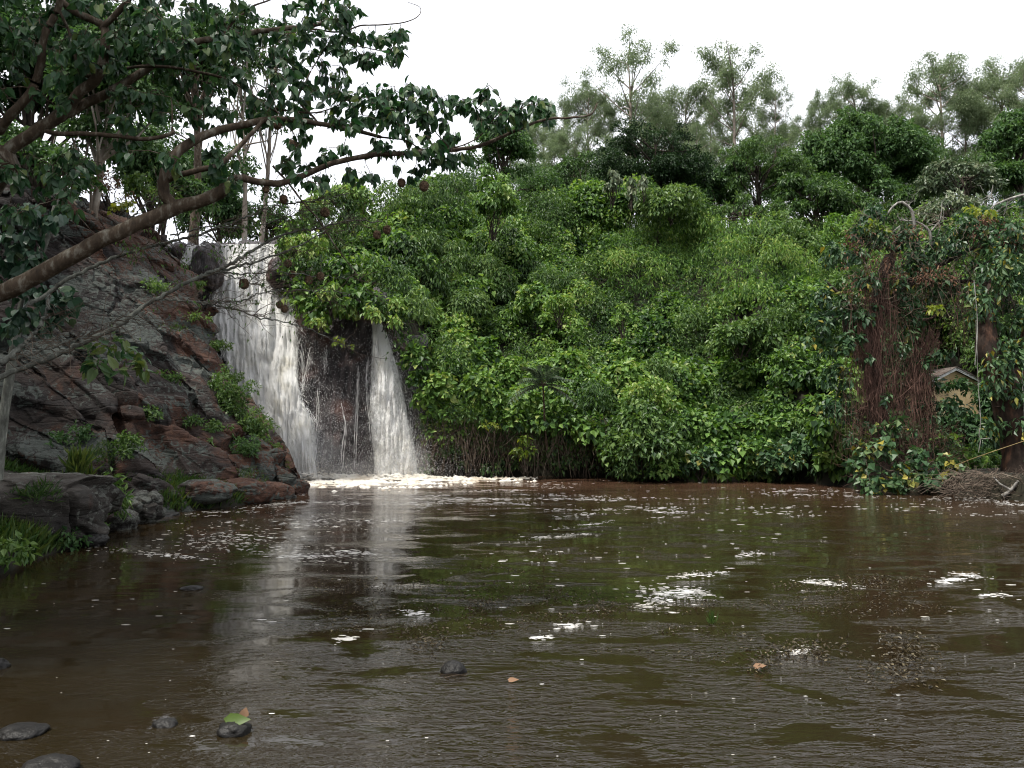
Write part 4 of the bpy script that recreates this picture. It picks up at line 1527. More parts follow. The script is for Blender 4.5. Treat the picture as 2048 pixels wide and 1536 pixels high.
def bush(name, px, py, Y, rx, rz, mat, label, cat="shrub", group=None, nc=None, cr=None, Lf=0.2, wr=0.55, dens=90, tone=0.5, seed=0, shape='d', hang=0.6, ground=None, tvar=0.4, low=-0.35, stem=True):
    rg = np.random.default_rng(1000 + seed)
    c = at(px, py, Y)
    gz = c[2] - rz * 1.1 if ground is None else ground
    root = thing(name, (c[0], c[1], gz), label, cat, group)
    nc = nc or max(5, int(9 * (rx + rz)))
    cr = cr or rx * 0.36
    cc = dome(c, rx, rz, nc, rg, low=low)
    r = cr * rg.uniform(0.7, 1.3, len(cc))
    mb = MB()
    clump_leaves(mb, cc, r, dens, Lf, wr, tone + rg.normal(0, 0.08, len(cc)), tvar, shape, -0.5, hang, 0.5, rg, maxn=16000)
    mb.build("foliage", mat, root)
    if stem:
        mb = MB()
        k = min(len(cc), 14)
        thin_tubes(mb, np.repeat([[c[0], c[1], gz]], k, 0) + rg.normal(0, .06, (k, 3)), cc[:k], 0.02 + 0.012 * rx, 0.008, -0.08, 6, 0.5, 0.03, rg)
        mb.build("stems", M_BARK_DK, root, True)
    return root


def tree(name, base, trunk, crown_c, crown_r, mat, bark, label, cat="tree", group=None, r0=0.2, Lf=0.22, wr=0.5, dens=80, tone=0.45, tvar=0.35, seed=0, hang=0.6, limbs=True, maxn=30000, depth=0.5, low=-0.45, shape='d'):
    rg = np.random.default_rng(2000 + seed)
    root = thing(name, base, label, cat, group)
    mb = MB()
    tp = spline(trunk, 18)
    tube(mb, tp, np.linspace(r0, r0 * 0.35, 18), 9, 0.25, seed=seed)
    if limbs:
        cc = np.asarray(crown_c)
        k = min(len(cc), 26)
        for q in range(k):
            a = tp[int(rg.integers(8, 18))]
            m = (a + cc[q]) / 2 + rg.normal(0, 0.12, 3) * np.linalg.norm(cc[q] - a) + np.array([0, 0, -.05])
            L_ = spline([a, m, cc[q]], 7)
            tube(mb, L_, np.linspace(r0 * 0.30, 0.015, 7), 5, 0.1)
    mb.build("trunk", bark, root, True)
    mb = MB()
    clump_leaves(mb, crown_c, crown_r, dens, Lf, wr, tone + rg.normal(0, 0.07, len(crown_c)), tvar, shape, low, hang, depth, rg, maxn=maxn)
    mb.build("crown", mat, root)
    return root


BUSH = [
    # name, px, py, Y, rx, rz, mat, label, kw
    ("shrub", 1560, 490, 40.5, 1.55, 1.25, M_MID, "round green shrub with yellow leafy top midway up the hillside", dict(tone=0.62, Lf=.17)),
    ("shrub", 1510, 520, 40.0, 0.7, 0.6, M_YEL, "small yellow green bush at the left shoulder of the round hillside shrub", dict(tone=0.35)),
    ("shrub", 1340, 415, 42.0, 1.5, 0.75, M_MID, "broad bush with cream tipped leaves under the dark flat topped tree", dict(tone=0.72, tvar=.6)),
    ("shrub", 1225, 372, 41.5, 0.42, 0.95, M_SILVER, "pale narrow leafy spire standing up from the hill crest, widest of three", dict(tone=0.6, hang=1.2, Lf=.3)),
    ("shrub", 1262, 388, 41.2, 0.28, 0.75, M_SILVER, "middle pale leafy spire on the hill crest below the dark flat tree", dict(tone=0.6, hang=1.2, Lf=.3)),
    ("shrub", 1287, 372, 41.2, 0.26, 0.75, M_SILVER, "rightmost leaning pale leafy spire on the hill crest", dict(tone=0.6, hang=1.2, Lf=.3)),
    ("shrub", 985, 400, 38.0, 1.0, 1.75, M_HILL, "tall vine wrapped stump rising from the left part of the hill crest", dict(tone=0.5, Lf=.22, hang=1.0)),
    ("shrub", 700, 400, 36.5, 0.9, 0.8, M_HILL, "light green drooping bush highest above the dark rock wall", dict(tone=0.8, Lf=.26, hang=1.2)),
    ("shrub", 640, 430, 35.5, 0.8, 0.7, M_HILL, "bright bush at the top left corner of the creeper hillside", dict(tone=0.82, Lf=.26, hang=1.1)),
    ("shrub", 590, 500, 32.2, 0.55, 0.7, M_HILL, "feathery bright green bush beside the waterfall lip", dict(tone=0.85, Lf=.2, wr=.35, hang=1.0)),
    ("shrub", 662, 588, 30.0, 0.30, 0.75, M_HILL, "pale drooping vine spray hanging right of the main waterfall", dict(tone=0.9, Lf=.24, hang=1.3)),
    ("shrub", 640, 652, 29.9, 0.40, 0.38, M_HILL, "yellowish leafy spray reaching over the main waterfall's right edge", dict(tone=0.92, Lf=.2)),
    ("shrub", 690, 690, 29.6, 0.40, 0.20, M_YEL, "little bright leaf sprig hanging in front of the dark rock", dict(tone=0.5, Lf=.18, dens=60)),
    ("shrub", 770, 630, 29.9, 0.75, 0.5, M_HILL, "arching bright bough above the narrow waterfall", dict(tone=0.82, Lf=.2, hang=1.0)),
    ("shrub", 980, 860, 29.4, 0.32, 0.35, M_YEL, "small shrub with pale yellow leaves in the dark undercut", dict(tone=0.72, Lf=.16, dens=60)),
    ("shrub", 1050, 905, 29.2, 0.45, 0.6, M_YEL, "straggly olive yellow shrub at the waterline under the bank", dict(tone=0.35, Lf=.19, dens=60)),
    ("shrub", 1280, 880, 28.4, 1.15, 1.2, M_MID, "bushy green shrub leaning out furthest over the water", dict(tone=0.55, Lf=.2, nc=34)),
    ("shrub", 1400, 930, 28.2, 0.6, 0.42, M_ROUND, "low glossy shrub trailing in the water right of the leaning bush", dict(tone=0.5, Lf=.2, wr=.8)),
    ("shrub", 1560, 920, 28.0, 0.8, 0.55, M_ROUND, "glossy shrub at the waterline midway to the vine draped tree", dict(tone=0.55, Lf=.22, wr=.8)),
    ("shrub", 1650, 900, 27.4, 0.75, 0.85, M_ROUND, "glossy dark shrub at the waterline beside the vine draped tree", dict(tone=0.45, Lf=.22, wr=.8)),
    ("shrub", 1300, 800, 29.2, 0.9, 0.7, M_HILL, "yellow green flowering bush low on the hillside above the leaning shrub", dict(tone=0.72, Lf=.18, tvar=.5)),
    ("shrub", 1120, 625, 34.0, 0.8, 0.6, M_HILL, "light leafy sapling in the middle of the creeper hillside", dict(tone=0.72, Lf=.2)),
    ("shrub", 1245, 640, 34.5, 0.4, 0.7, M_HILL, "upright light green sapling right of the hillside's middle", dict(tone=0.72, Lf=.2, hang=1.1)),
    ("shrub", 1480, 690, 32.5, 1.3, 0.7, M_MID, "spreading bush on the lower right hillside", dict(tone=0.6)),
    ("shrub", 1690, 600, 33.0, 1.0, 1.2, M_MID, "tall green bush left of the vine draped tree", dict(tone=0.6)),
]
for k, (nm_, px, py, Y, rx, rz, mt, lab, kw) in enumerate(BUSH):
    bush(nm_, px, py, Y, rx, rz, mt, lab, seed=k, **kw)

# young tree with long feather leaves in front of the creepers
root = thing("pinnate_sapling", at(1090, 850, 29.4), "young tree with long feather shaped leaves in front of the lower hillside", "sapling")
rg = np.random.default_rng(77)
top = at(1086, 770, 28.2)
mb = MB()
tube(mb, spline([at(1094, 900, 29.8), at(1090, 850, 29.4), top], 8), np.linspace(.05, .03, 8), 6)
mb.build("trunk", M_BARK, root, True)
mb = MB()
mbr = MB()
for q in range(15):
    L_ = rg.uniform(0.95, 1.3)
    an = -0.35 + q / 14 * (math.pi + .7) + rg.uniform(-.1, .1)
    d = np.array([math.cos(an), -.35 + rg.uniform(-.2, .2), .85 * math.sin(an) + .05])
    t = np.linspace(0, 1, 12)[:, None]
    p = top + d * t * L_ + np.array([0, 0, -0.42]) * t ** 2
    tube(mbr, p, np.linspace(.010, .004, 12), 4)
    tg = nrm(np.gradient(p, axis=0))
    sd = nrm(np.cross(tg, [0, 0, 1]))
    for s in (-1, 1):
        leaves(mb, p[2:], sd[2:] * s + tg[2:] * 0.35 + np.array([0, 0, -.25]), nrm(np.cross(sd[2:], tg[2:])) * 1.0, 0.30, 0.085, np.clip(rg.normal(0.34, .12, 10), 0, 1))
mbr.build("leaf_stalks", M_TWIG, root, True)
mb.build("leaflets", M_SILVER, root)

# hill trees behind the crest
rg = np.random.default_rng(5)


def hill_tree(name, px, pyb, Y, blobs, mat, label, seed, bark=M_BARK_DK, r0=0.2, pbot=None, **kw):
    """blobs: (px, py, half width px, half height px, clumps)"""
    rg = np.random.default_rng(3000 + seed)
    cc, cr = [], []
    for (bx, by, hw, hh, n) in blobs:
        c = at(bx, by, Y)
        w, h = hw * Y / F, hh * Y / F
        q = dome(c, w, h, n, rg, ry=w * 0.8, low=-0.5)
        cc.append(q)
        cr.append(np.clip(min(w, h) * 0.42, 0.3, 1.2) * rg.uniform(0.7, 1.3, len(q)))
    cc = np.concatenate(cc)
    cr = np.concatenate(cr)
    rad = np.stack([cr * 1.1, cr, cr * 0.8], -1)
    top = at(blobs[0][0], blobs[0][1], Y)
    b = at(px, pyb, Y)
    b[2] = float(terrain_h(np.array(b[0]), np.array(b[1])))
    mid = (b + top) / 2 + np.array([0.2, 0, 0])
    return tree(name, b, [b - np.array([0, 0, .3]), mid, top], cc, rad, mat, bark, label, r0=r0, seed=seed, **kw)


HT = [
    ("broadleaf_tree", 1310, 430, 47, [(1310, 288, 92, 24, 44), (1235, 306, 56, 18, 22), (1345, 318, 60, 26, 22), (1360, 345, 66, 44, 30), (1290, 360, 90, 50, 44), (1250, 385, 50, 40, 18)], M_FLAT, "very dark flat topped tree on the hill crest in front of the eucalyptus row", dict(tone=.42, Lf=.16, wr=.5, dens=110, hang=.3)),
    ("broadleaf_tree", 1400, 430, 49, [(1400, 385, 60, 50, 26), (1440, 350, 50, 35, 14)], M_TREE, "dark bushy tree hugging the right side of the flat topped tree", dict(tone=.4, dens=80)),
    ("broadleaf_tree", 1000, 380, 48, [(1005, 290, 60, 38, 26), (960, 315, 40, 25, 12), (1040, 330, 35, 40, 12)], M_TREE, "dark leafy tree under the tip of the overhanging branch", dict(tone=.6, Lf=.24)),
    ("broadleaf_tree", 1740, 420, 53, [(1730, 270, 75, 42, 34), (1680, 320, 75, 60, 34), (1790, 320, 80, 60, 40), (1850, 350, 35, 40, 12), (1720, 380, 90, 40, 26)], M_TREE, "biggest dark round topped tree on the right of the hill", dict(tone=.62, Lf=.26, dens=60, r0=.3)),
    ("broadleaf_tree", 1520, 420, 49, [(1510, 335, 75, 38, 30), (1450, 380, 50, 35, 16), (1570, 370, 60, 45, 22)], M_MID, "fine leaved mid green tree left of the biggest dark tree", dict(tone=.45, Lf=.2, wr=.35, dens=90)),
    ("broadleaf_tree", 1640, 440, 46, [(1620, 390, 65, 40, 26), (1690, 420, 60, 40, 24), (1580, 425, 40, 28, 12)], M_MID, "spreading green tree below the biggest dark tree", dict(tone=.42, Lf=.24, wr=.4)),
    ("broadleaf_tree", 1500, 450, 45, [(1480, 425, 70, 30, 22), (1540, 440, 40, 30, 12)], M_MID, "low green tree with layered leaves above the upper right thicket", dict(tone=.5, Lf=.22, wr=.35)),
    ("broadleaf_tree", 1720, 480, 41, [(1700, 465, 60, 35, 20), (1660, 500, 40, 32, 14), (1750, 490, 45, 40, 14)], M_HILL, "bright layered shrub tree behind the bleached dead branches", dict(tone=.5, Lf=.24, wr=.35)),
    ("broadleaf_tree", 1925, 430, 46, [(1925, 355, 70, 30, 30), (1870, 375, 40, 22, 14), (1970, 375, 35, 25, 12)], M_SILVER, "upper pale silvery leaved tree right of the biggest dark tree", dict(tone=.55, Lf=.26, dens=75)),
    ("broadleaf_tree", 1900, 460, 42, [(1890, 422, 50, 26, 22), (1940, 420, 35, 20, 10)], M_SILVER, "lower pale silvery leaved tree above the vine draped tree", dict(tone=.6, Lf=.24, dens=80)),
    ("broadleaf_tree", 2040, 420, 48, [(2030, 290, 50, 45, 26), (2000, 350, 60, 40, 20), (2090, 330, 50, 60, 18)], M_TREE, "dark bushy tree at the right edge of the hill", dict(tone=.65, Lf=.25)),
    ("broadleaf_tree", 1840, 440, 50, [(1830, 410, 50, 35, 18), (1790, 430, 45, 30, 14)], M_MID, "green tree filling the gap left of the pale silvery trees", dict(tone=.35, Lf=.24)),
    ("broadleaf_tree", 1170, 430, 55, [(1160, 350, 50, 40, 20), (1110, 380, 40, 30, 12)], M_MID, "grey green understorey tree below the eucalyptus row left of the dark flat top", dict(tone=.35, Lf=.2, dens=45)),
    ("broadleaf_tree", 1090, 420, 52, [(1085, 375, 40, 35, 16), (1050, 395, 30, 25, 8)], M_TREE, "dusky thin understorey tree right of the vine wrapped stump", dict(tone=.7, Lf=.2, dens=40)),
    ("broadleaf_tree", 900, 410, 46, [(900, 372, 35, 22, 12), (870, 385, 25, 15, 6)], M_MID, "small dull green tree on the skyline left of the vine wrapped stump", dict(tone=.45, Lf=.2)),
]
for k, (nm_, px, pyb, Y, blobs, mt, lab, kw) in enumerate(HT):
    hill_tree(nm_, px, pyb, Y, blobs, mt, lab, k, **kw)

# scrub along the top of the hill under the tall trees
rg = np.random.default_rng(58)
mb = MB()
k = 150
qx = rg.uniform(880, 1480, k)
cq = at(qx, rg.uniform(330, 420, k), rg.uniform(54, 62, k))
clump_leaves(mb, cq, rg.uniform(.5, 1.0, k), 26, .24, .3, .35 + rg.normal(0, .1, k), .3, 'd', -.8, .7, .9, rg, maxn=40000)
k = 60
cq = at(rg.uniform(1480, 2100, k), rg.uniform(300, 400, k), rg.uniform(58, 64, k))
clump_leaves(mb, cq, rg.uniform(.6, 1.1, k), 34, .24, .3, .3 + rg.normal(0, .1, k), .3, 'd', -.8, .7, .9, rg, maxn=20000)
a = np.concatenate([at(rg.uniform(880, 1480, 160), rg.uniform(320, 380, 160), rg.uniform(56, 64, 160))])
b = a.copy()
b[:, 2] = terrain_h(b[:, 0], b[:, 1])
thin_tubes(mb, a, b, .02, .04, 0, 4, .1, .01, rg)
tag(mb.build("hilltop_scrub", M_MID, None), "thin grey green scrub between the trunks along the hill top", "scrub", kind='stuff')

# eucalyptus row ---------------------------------------------------------------------------
def euc_proto(seed, H=16.0, tuft=False):
    rg = np.random.default_rng(4000 + seed)
    root = thing("eucalyptus_tree", (0, 0, 0), "x", "tree")
    tp = spline([(0, 0, -1), (rg.uniform(-.2, .2), 0, H * .35), (rg.uniform(-.3, .3), rg.uniform(-.2, .2), H * .7), (rg.uniform(-.2, .2), 0, H * .97)], 26)
    mb = MB()
    tube(mb, tp, np.linspace(.17, .02, 26), 7, .1)
    cc, cr = [], []
    nb = 40
    for q in range(nb):
        f_ = 0.16 + 0.80 * (q + rg.random()) / nb
        if tuft and 0.80 < f_ < 0.90:
            continue
        a = tp[int(f_ * 25)]
        w = (2.15 * math.sin(math.pi * min(1, (f_ - .18) / .9)) ** 0.7 + .3) * rg.uniform(.5, 1.1)
        if tuft and f_ >= .9:
            w *= 1.25
        an = rg.uniform(0, 2 * math.pi)
        e_ = a + np.array([math.cos(an) * w, math.sin(an) * w, rg.uniform(.8, 2.2) * (0.5 + w * .5)])
        tube(mb, spline([a, (a + e_) / 2 + np.array([0, 0, -.15]), e_], 6), np.linspace(.05, .012, 6), 4)
        k = int(rg.integers(3, 6))
        for s in range(k):
            cc.append(a + (e_ - a) * rg.uniform(.6, 1.08) + rg.normal(0, .28, 3))
            cr.append(rg.uniform(.32, .68))
    mb.build("trunk", M_BARK_EUC, root, True)
    mb = MB()
    cr = np.array(cr)
    clump_leaves(mb, np.array(cc), np.stack([cr, cr, cr * 1.15], -1), 52, .20, .25, .5 + rg.normal(0, .08, len(cc)), .3, 'd', -.8, .9, .9, rg, maxn=34000)
    mb.build("crown", M_EUC, root)
    return root


protos = [euc_proto(q) for q in range(5)] + [euc_proto(9, tuft=True)]
used = set()
ROW = "slim pale eucalyptus among the smaller ones between tall crowns of the skyline row"
EU = [  # px, top py, Y, width factor, proto, label
    (1255, 98, 66, 1.25, 5, "tall airy eucalyptus with a loose tuft floating above its main crown"),
    (1465, 115, 66, 1.25, 0, "tallest full crowned eucalyptus standing alone right of the dark flat topped tree"),
    (1550, 178, 70, .62, 1, "skinny dark eucalyptus spire between the tallest one and the biggest dark tree"),
    (1880, 128, 66, 1.15, 2, "tall eucalyptus with a dense rounded head right of the biggest dark tree"),
    (2008, 130, 66, 1.15, 3, "pointed leafy eucalyptus at the right end of the row"),
    (2050, 150, 63, 1.0, 4, "dark eucalyptus cut by the right edge of the photo"),
    (1710, 178, 70, 1.0, 4, "conical eucalyptus peeking over the top of the biggest dark tree"),
    (1372, 195, 68, 1.0, 3, "rounded eucalyptus right of the tufted one behind the dark flat topped tree"),
    (1175, 178, 68, .8, 1, "narrow eucalyptus left of the tufted one"),
    (1325, 188, 70, .8, 2, ROW), (1130, 205, 70, .75, 2, ROW), (1090, 225, 72, .75, 0, ROW), (1060, 250, 66, .7, 3, ROW), (1210, 215, 72, .7, 4, ROW), (1420, 205, 73, .6, 1, ROW),
    (1510, 240, 72, .75, 3, ROW), (1640, 203, 74, .55, 1, ROW), (1675, 200, 73, .7, 2, ROW), (1600, 245, 74, .7, 0, ROW), (1770, 222, 70, .8, 0, ROW), (1825, 195, 70, .9, 3, ROW), (1925, 188, 66, .8, 0, ROW),
    (1965, 180, 70, .8, 4, ROW), (1445, 245, 75, .8, 4, ROW), (1290, 235, 75, .8, 0, ROW), (1020, 275, 70, .6, 4, ROW), (1110, 290, 64, .7, 2, ROW), (1150, 280, 63, .7, 4, ROW), (1740, 230, 76, .8, 3, ROW), (1850, 235, 64, .7, 1, ROW), (1560, 275, 70, .8, 2, ROW), (1390, 265, 64, .7, 0, ROW)]
for (px, py, Y, wf, pi_, lab) in EU:
    t = at(px, py, Y)
    gz = float(terrain_h(np.array(t[0]), np.array(t[1])))
    s = (t[2] - gz) / 15.8
    wf *= 1.12
    loc = (t[0], t[1], gz)
    rz = random.Random(px).uniform(0, 6.28)
    if pi_ in used:
        dup(protos[pi_], loc, rz, (wf, s), lab, "eucalyptus row on the skyline")
    else:
        used.add(pi_)
        r = protos[pi_]
        r.location = [float(c) for c in loc]
        r.rotation_euler = (0, 0, rz)
        r.scale = (wf, wf, s)
        tag(r, lab, None, "eucalyptus row on the skyline")

# trees on top of the left cliff and behind the lip -----------------------------------------
LT = [
    ("cliff_tree", 40, 380, 29, [(60, 150, 150, 110, 46), (-60, 60, 120, 90, 26), (150, 60, 110, 60, 22)], M_DARK, "dense dark tree on the cliff top at the far left", dict(tone=.5, Lf=.24, r0=.3)),
    ("cliff_tree", 130, 440, 26, [(225, 170, 95, 100, 34), (300, 90, 80, 60, 20), (170, 290, 60, 50, 14)], M_DARK, "leafy tree with a pale leaning trunk on the cliff top", dict(tone=.7, Lf=.2, bark=M_BARK_EUC, r0=.2)),
    ("cliff_tree", 385, 470, 38, [(390, 130, 70, 80, 26), (440, 60, 60, 50, 14), (350, 220, 45, 50, 10)], M_DARK, "tree with a twisted brown trunk behind the upper curve of the big branch", dict(tone=.7, Lf=.24, r0=.28, bark=M_BARK)),
    ("cliff_tree", 300, 440, 33, [(300, 330, 70, 70, 26), (350, 390, 50, 50, 16), (250, 300, 50, 40, 12)], M_DARK, "bushy dark tree on the cliff edge under the curved branch", dict(tone=.75, Lf=.22)),
    ("cliff_tree", 440, 480, 44, [(430, 425, 66, 50, 30), (395, 365, 50, 55, 22), (350, 330, 40, 50, 12)], M_DARK, "dark green tree close behind the left end of the waterfall lip", dict(tone=.6, Lf=.24)),
    ("cliff_tree", 530, 480, 47, [(530, 445, 45, 32, 16), (575, 460, 30, 18, 8), (478, 460, 50, 24, 14)], M_DARK, "low dark tree behind the right end of the waterfall lip", dict(tone=.55, Lf=.22)),
    ("cliff_tree", 487, 480, 42, [(480, 140, 50, 70, 14), (500, 230, 40, 40, 9), (465, 340, 50, 45, 12)], M_DARK, "left of two slim straight trunked trees behind the lip", dict(tone=.75, Lf=.22, dens=40, bark=M_BARK_EUC, r0=.17)),
    ("cliff_tree", 514, 480, 43, [(545, 100, 60, 70, 14), (540, 250, 45, 35, 9), (535, 400, 50, 28, 10)], M_DARK, "right of two slim straight trunked trees behind the lip", dict(tone=.75, Lf=.22, dens=40, bark=M_BARK_EUC, r0=.15)),
    ("cliff_tree", 80, 400, 24.5, [(80, 330, 90, 55, 22), (10, 300, 60, 60, 14)], M_DARK, "low leafy tree crowding the cliff top under the left trunk", dict(tone=.7, Lf=.2)),
]
for k, (nm_, px, pyb, Y, blobs, mt, lab, kw) in enumerate(LT):
    hill_tree(nm_, px, pyb, Y, blobs, mt, lab, 50 + k, **kw)
bush("shrub", 222, 378, 26.5, 0.75, 0.55, M_DRYLEAF, "rusty twiggy bush with small orange flowers on the cliff top", seed=60, tone=.55, Lf=.09, dens=110)
bush("shrub", 243, 415, 25.8, 0.40, 0.26, M_YEL, "bright yellow green bush on the cliff top under the rusty one", seed=61, tone=.75, Lf=.15, wr=.7)
bush("shrub", 310, 385, 28.0, 0.8, 0.6, M_MID, "green bush on the cliff top left of the rising branch", seed=62, tone=.6, Lf=.16)

# plants on the cliff -----------------------------------------------------------------------
def cliff_pt(px, py):
    """point of the cliff surface nearest to a pixel (the surface as built)"""
    a, b = to_px(CLIFF[:580, :436])
    k = np.argmin((a - px) ** 2 + (b - py) ** 2)
    p = CLIFF[:580, :436].reshape(-1, 3)[k]
    return p


CPL = [(425, 770, .28, .34, M_MID, "leafy green bush on the cliff edge beside the main waterfall, highest of the edge bushes", .6), (462, 812, .42, .5, M_MID, "broad bush on the cliff edge beside the middle of the main waterfall", .6),
       (505, 860, .40, .40, M_MID, "mossy yellow green bush on the lower cliff edge beside the falls", .75), (490, 905, .32, .28, M_DARK, "dark fern bush just below the lower cliff edge bush", .9),
       (330, 660, .40, .12, M_GRASS, "grassy patch on the upper cliff ledge", .6), (385, 640, .5, .12, M_MID, "line of small round leaved creepers on the upper cliff edge", .8), (440, 690, .3, .2, M_MID, "small green tuft at the cliff edge where the rock turns red", .8),
       (310, 580, .45, .22, M_MID, "light green plant on grey lichened rock below the big branch", .7), (250, 900, .22, .30, M_MID, "fresh green fern clump at the centre of the cliff foot", .6), (205, 920, .35, .25, M_GRASS, "grass tuft on the cliff foot behind the boulder", .5),
       (430, 860, .34, .16, M_MID, "weedy green patch on the red lower slope of the cliff", .55), (380, 850, .3, .15, M_MID, "trailing weeds between grey and red rock on the cliff", .5), (340, 760, .35, .12, M_MID, "thin weeds in a crack beneath the large lichen patch", .5),
       (395, 575, .22, .14, M_MID, "small light green creeper right of the grey upper rock by the falls", .8), (470, 760, .2, .16, M_MID, "little tuft above the broad bush on the cliff edge", .7), (400, 900, .3, .18, M_MID, "low green weeds on the red slope left of the mossy bush", .6), (300, 830, .22, .14, M_MID, "small weed tuft on the grey rock in the middle of the cliff", .5), (150, 880, .5, .22, M_DARK, "dark green growth at the cliff foot behind the boulder", .7), (540, 900, .2, .16, M_MID, "bright weeds at the lowest cliff edge beside the falls", .8), (570, 950, .16, .24, M_GRASS, "yellowish grass tuft near the tip of the cliff", .9), (480, 960, .4, .14, M_GRASS, "mossy fringe along the long ledge of the cliff foot", .6)]
for k, (px, py, rx, rz, mt, lab, tn) in enumerate(CPL):
    p = cliff_pt(px, py)
    rg = np.random.default_rng(600 + k)
    mb = MB()
    cc = p + rg.normal(0, 1, (16, 3)) * np.array([rx, rx, rz]) * 0.55 + np.array([.05, -.12, .05])
    clump_leaves(mb, cc, np.full(16, max(.1, min(rx, rz) * .6)), 170, .11, .5 if mt is not M_GRASS else .14, tn, .4, 'd', -.6, .3 if mt is not M_GRASS else -.5, .7, rg)
    tag(mb.build("cliff_plant", mt, None), lab, "plant")

# grass on the left bank --------------------------------------------------------------------
rg = np.random.default_rng(31)
n = 26000
y = rg.uniform(11.5, 20.5, n)
xw = np.interp(y, *XW)
x = xw - 0.15 - rg.random(n) ** 1.3 * 5.0
z = terrain_h(x, y)
g = fbm(np.stack([x * .9, y * .9, 0 * x], -1), 3, 44)
k = (z > 0.02) & (g > -0.25)
P0 = np.stack([x, y, z - 0.03], -1)[k]
n = len(P0)
mb = MB()
leaves(mb, P0, np.stack([rg.normal(0, .4, n), rg.normal(-.1, .4, n), np.ones(n)], -1), np.stack([rg.normal(0, 1, n), -np.ones(n), .3 * np.ones(n)], -1), rg.uniform(.10, .30, n) * (1 + .5 * g[k]), rg.uniform(.012, .026, n), np.clip(.5 + .35 * g[k] + rg.normal(0, .15, n), 0, 1), 'd', .1, .35)
tag(mb.build("bank_grass", M_GRASS, None), "green grass growing on the left bank below the cliff", "grass", kind='stuff')
for k, (px, py, Y, rx, rz, mt, lab, kw) in enumerate([
        (15, 1110, 10.9, .34, .22, M_MID, "leafy green plants hanging into the frame at the lower left corner of the bank", dict(tone=.7, Lf=.13, wr=.5, cr=.10, nc=22)),
        (70, 1000, 12.6, .30, .10, M_GRASS, "dark grassy tuft growing on top of the big boulder", dict(tone=.35, Lf=.16, wr=.12, cr=.10, nc=14, hang=-.6)),
        (200, 1000, 15.0, .42, .40, M_MID, "rounded green fern bush between the boulder and the sloping stone", dict(tone=.6, Lf=.15, wr=.35, cr=.14, nc=26)),
        (160, 960, 15.2, .2, .34, M_GRASS, "tall yellow green blades behind the big boulder", dict(tone=.8, Lf=.34, wr=.10, cr=.12, nc=10, hang=-1.2)),
        (190, 1060, 13.8, .22, .14, M_MID, "small sunlit sprig at the waterline between boulder and stones", dict(tone=.8, Lf=.11, cr=.08, nc=10)),
        (145, 1090, 13.0, .25, .2, M_DARK, "dark weeds dangling at the foot of the big boulder", dict(tone=.6, Lf=.10, cr=.08, nc=12))]):
    bush("bank_plant", px, py, Y, rx, rz, mt, lab, "plant", seed=80 + k, dens=170, stem=False, **kw)

# ---------------------------------------------------------------- vine draped tree on the right bank
rg = np.random.default_rng(90)
YR = 24.8
base = at(1765, 960, YR)
base[2] = float(terrain_h(np.array(base[0]), np.array(base[1])))
root = thing("vine_draped_tree", base, "big tree smothered in red brown hanging roots and glossy leaves on the right bank", "tree")
mb = MB()
tube(mb, spline([at(1768, 985, YR + .4), at(1760, 850, YR + .4), at(1745, 700, YR + .4), at(1765, 560, YR + .5), at(1800, 470, YR + .6)], 24), np.linspace(.34, .14, 24), 10, .3)
for pts, r in [([(1755, 640), (1830, 560), (1900, 520), (1980, 480)], .12), ([(1750, 660), (1690, 600), (1650, 560)], .09), ([(1765, 560), (1860, 560), (1950, 560), (2040, 520)], .10), ([(1765, 600), (1850, 640), (1900, 600)], .07)]:
    tube(mb, spline([at(a, b, YR + .3) for a, b in pts], 14), np.linspace(r, r * .35, 14), 7, .2)
mb.build("trunk", M_BARK_DK, root, True)
# hanging roots
mb = MB()


def curtain(n, x0, x1, yt, yb, Y0, dY, spread, r=(.004, .010)):
    qx = rg.uniform(x0, x1, n)
    qt = rg.uniform(yt[0], yt[1], n)
    qb = rg.uniform(yb[0], yb[1], n)
    Yv = Y0 + rg.uniform(-dY, dY, n)
    thin_tubes(mb, at(qx, qt, Yv), at(qx + rg.normal(0, spread, n), qb, Yv + rg.normal(0, .12, n)), rg.uniform(*r, n), .003, 0, 7, .5, .018, rg)


curtain(150, 1722, 1792, (500, 640), (700, 940), YR - .15, .35, 26, (.002, .009))
curtain(110, 1700, 1800, (560, 800), (860, 950), YR - .2, .4, 24)
curtain(100, 1822, 1870, (740, 800), (860, 945), YR - .3, .4, 14)
curtain(60, 1790, 1862, (640, 760), (760, 900), YR - .1, .5, 40)
curtain(30, 1900, 1960, (560, 620), (660, 722), YR - .2, .5, 20)
qx = rg.uniform(1705, 1900, 420)                   # tangles caught in the curtain
a = at(qx, rg.uniform(560, 900, 420), YR - .35 + rg.uniform(-.3, .3, 420))
thin_tubes(mb, a, a + rg.normal(0, .28, (420, 3)) + np.array([0, 0, -.15]), rg.uniform(.003, .010, 420), .002, .12, 6, .5, .08, rg)
n = 130                                          # slanting dead vines
a = at(rg.uniform(1830, 1880, n), rg.uniform(650, 700, n), YR + rg.uniform(-.4, .3, n))
b = at(rg.uniform(1770, 1850, n), rg.uniform(760, 850, n), YR + rg.uniform(-.4, .3, n))
thin_tubes(mb, a, b, .006, .003, .06, 7, .5, .02, rg)
a = at(rg.uniform(1710, 1735, 60), rg.uniform(680, 720, 60), YR + rg.uniform(-.4, .3, 60))
b = at(rg.uniform(1735, 1760, 60), rg.uniform(760, 850, 60), YR + rg.uniform(-.4, .3, 60))
thin_tubes(mb, a, b, .007, .003, .06, 7, .5, .02, rg)
qx = rg.uniform(1700, 1930, 520)                  # low tangle
a = at(qx, rg.uniform(850, 960, 520), YR - .4 + rg.uniform(-.5, .4, 520))
b = a + rg.normal(0, .32, (520, 3))
thin_tubes(mb, a, b, .006, .003, .1, 5, .5, .06, rg)
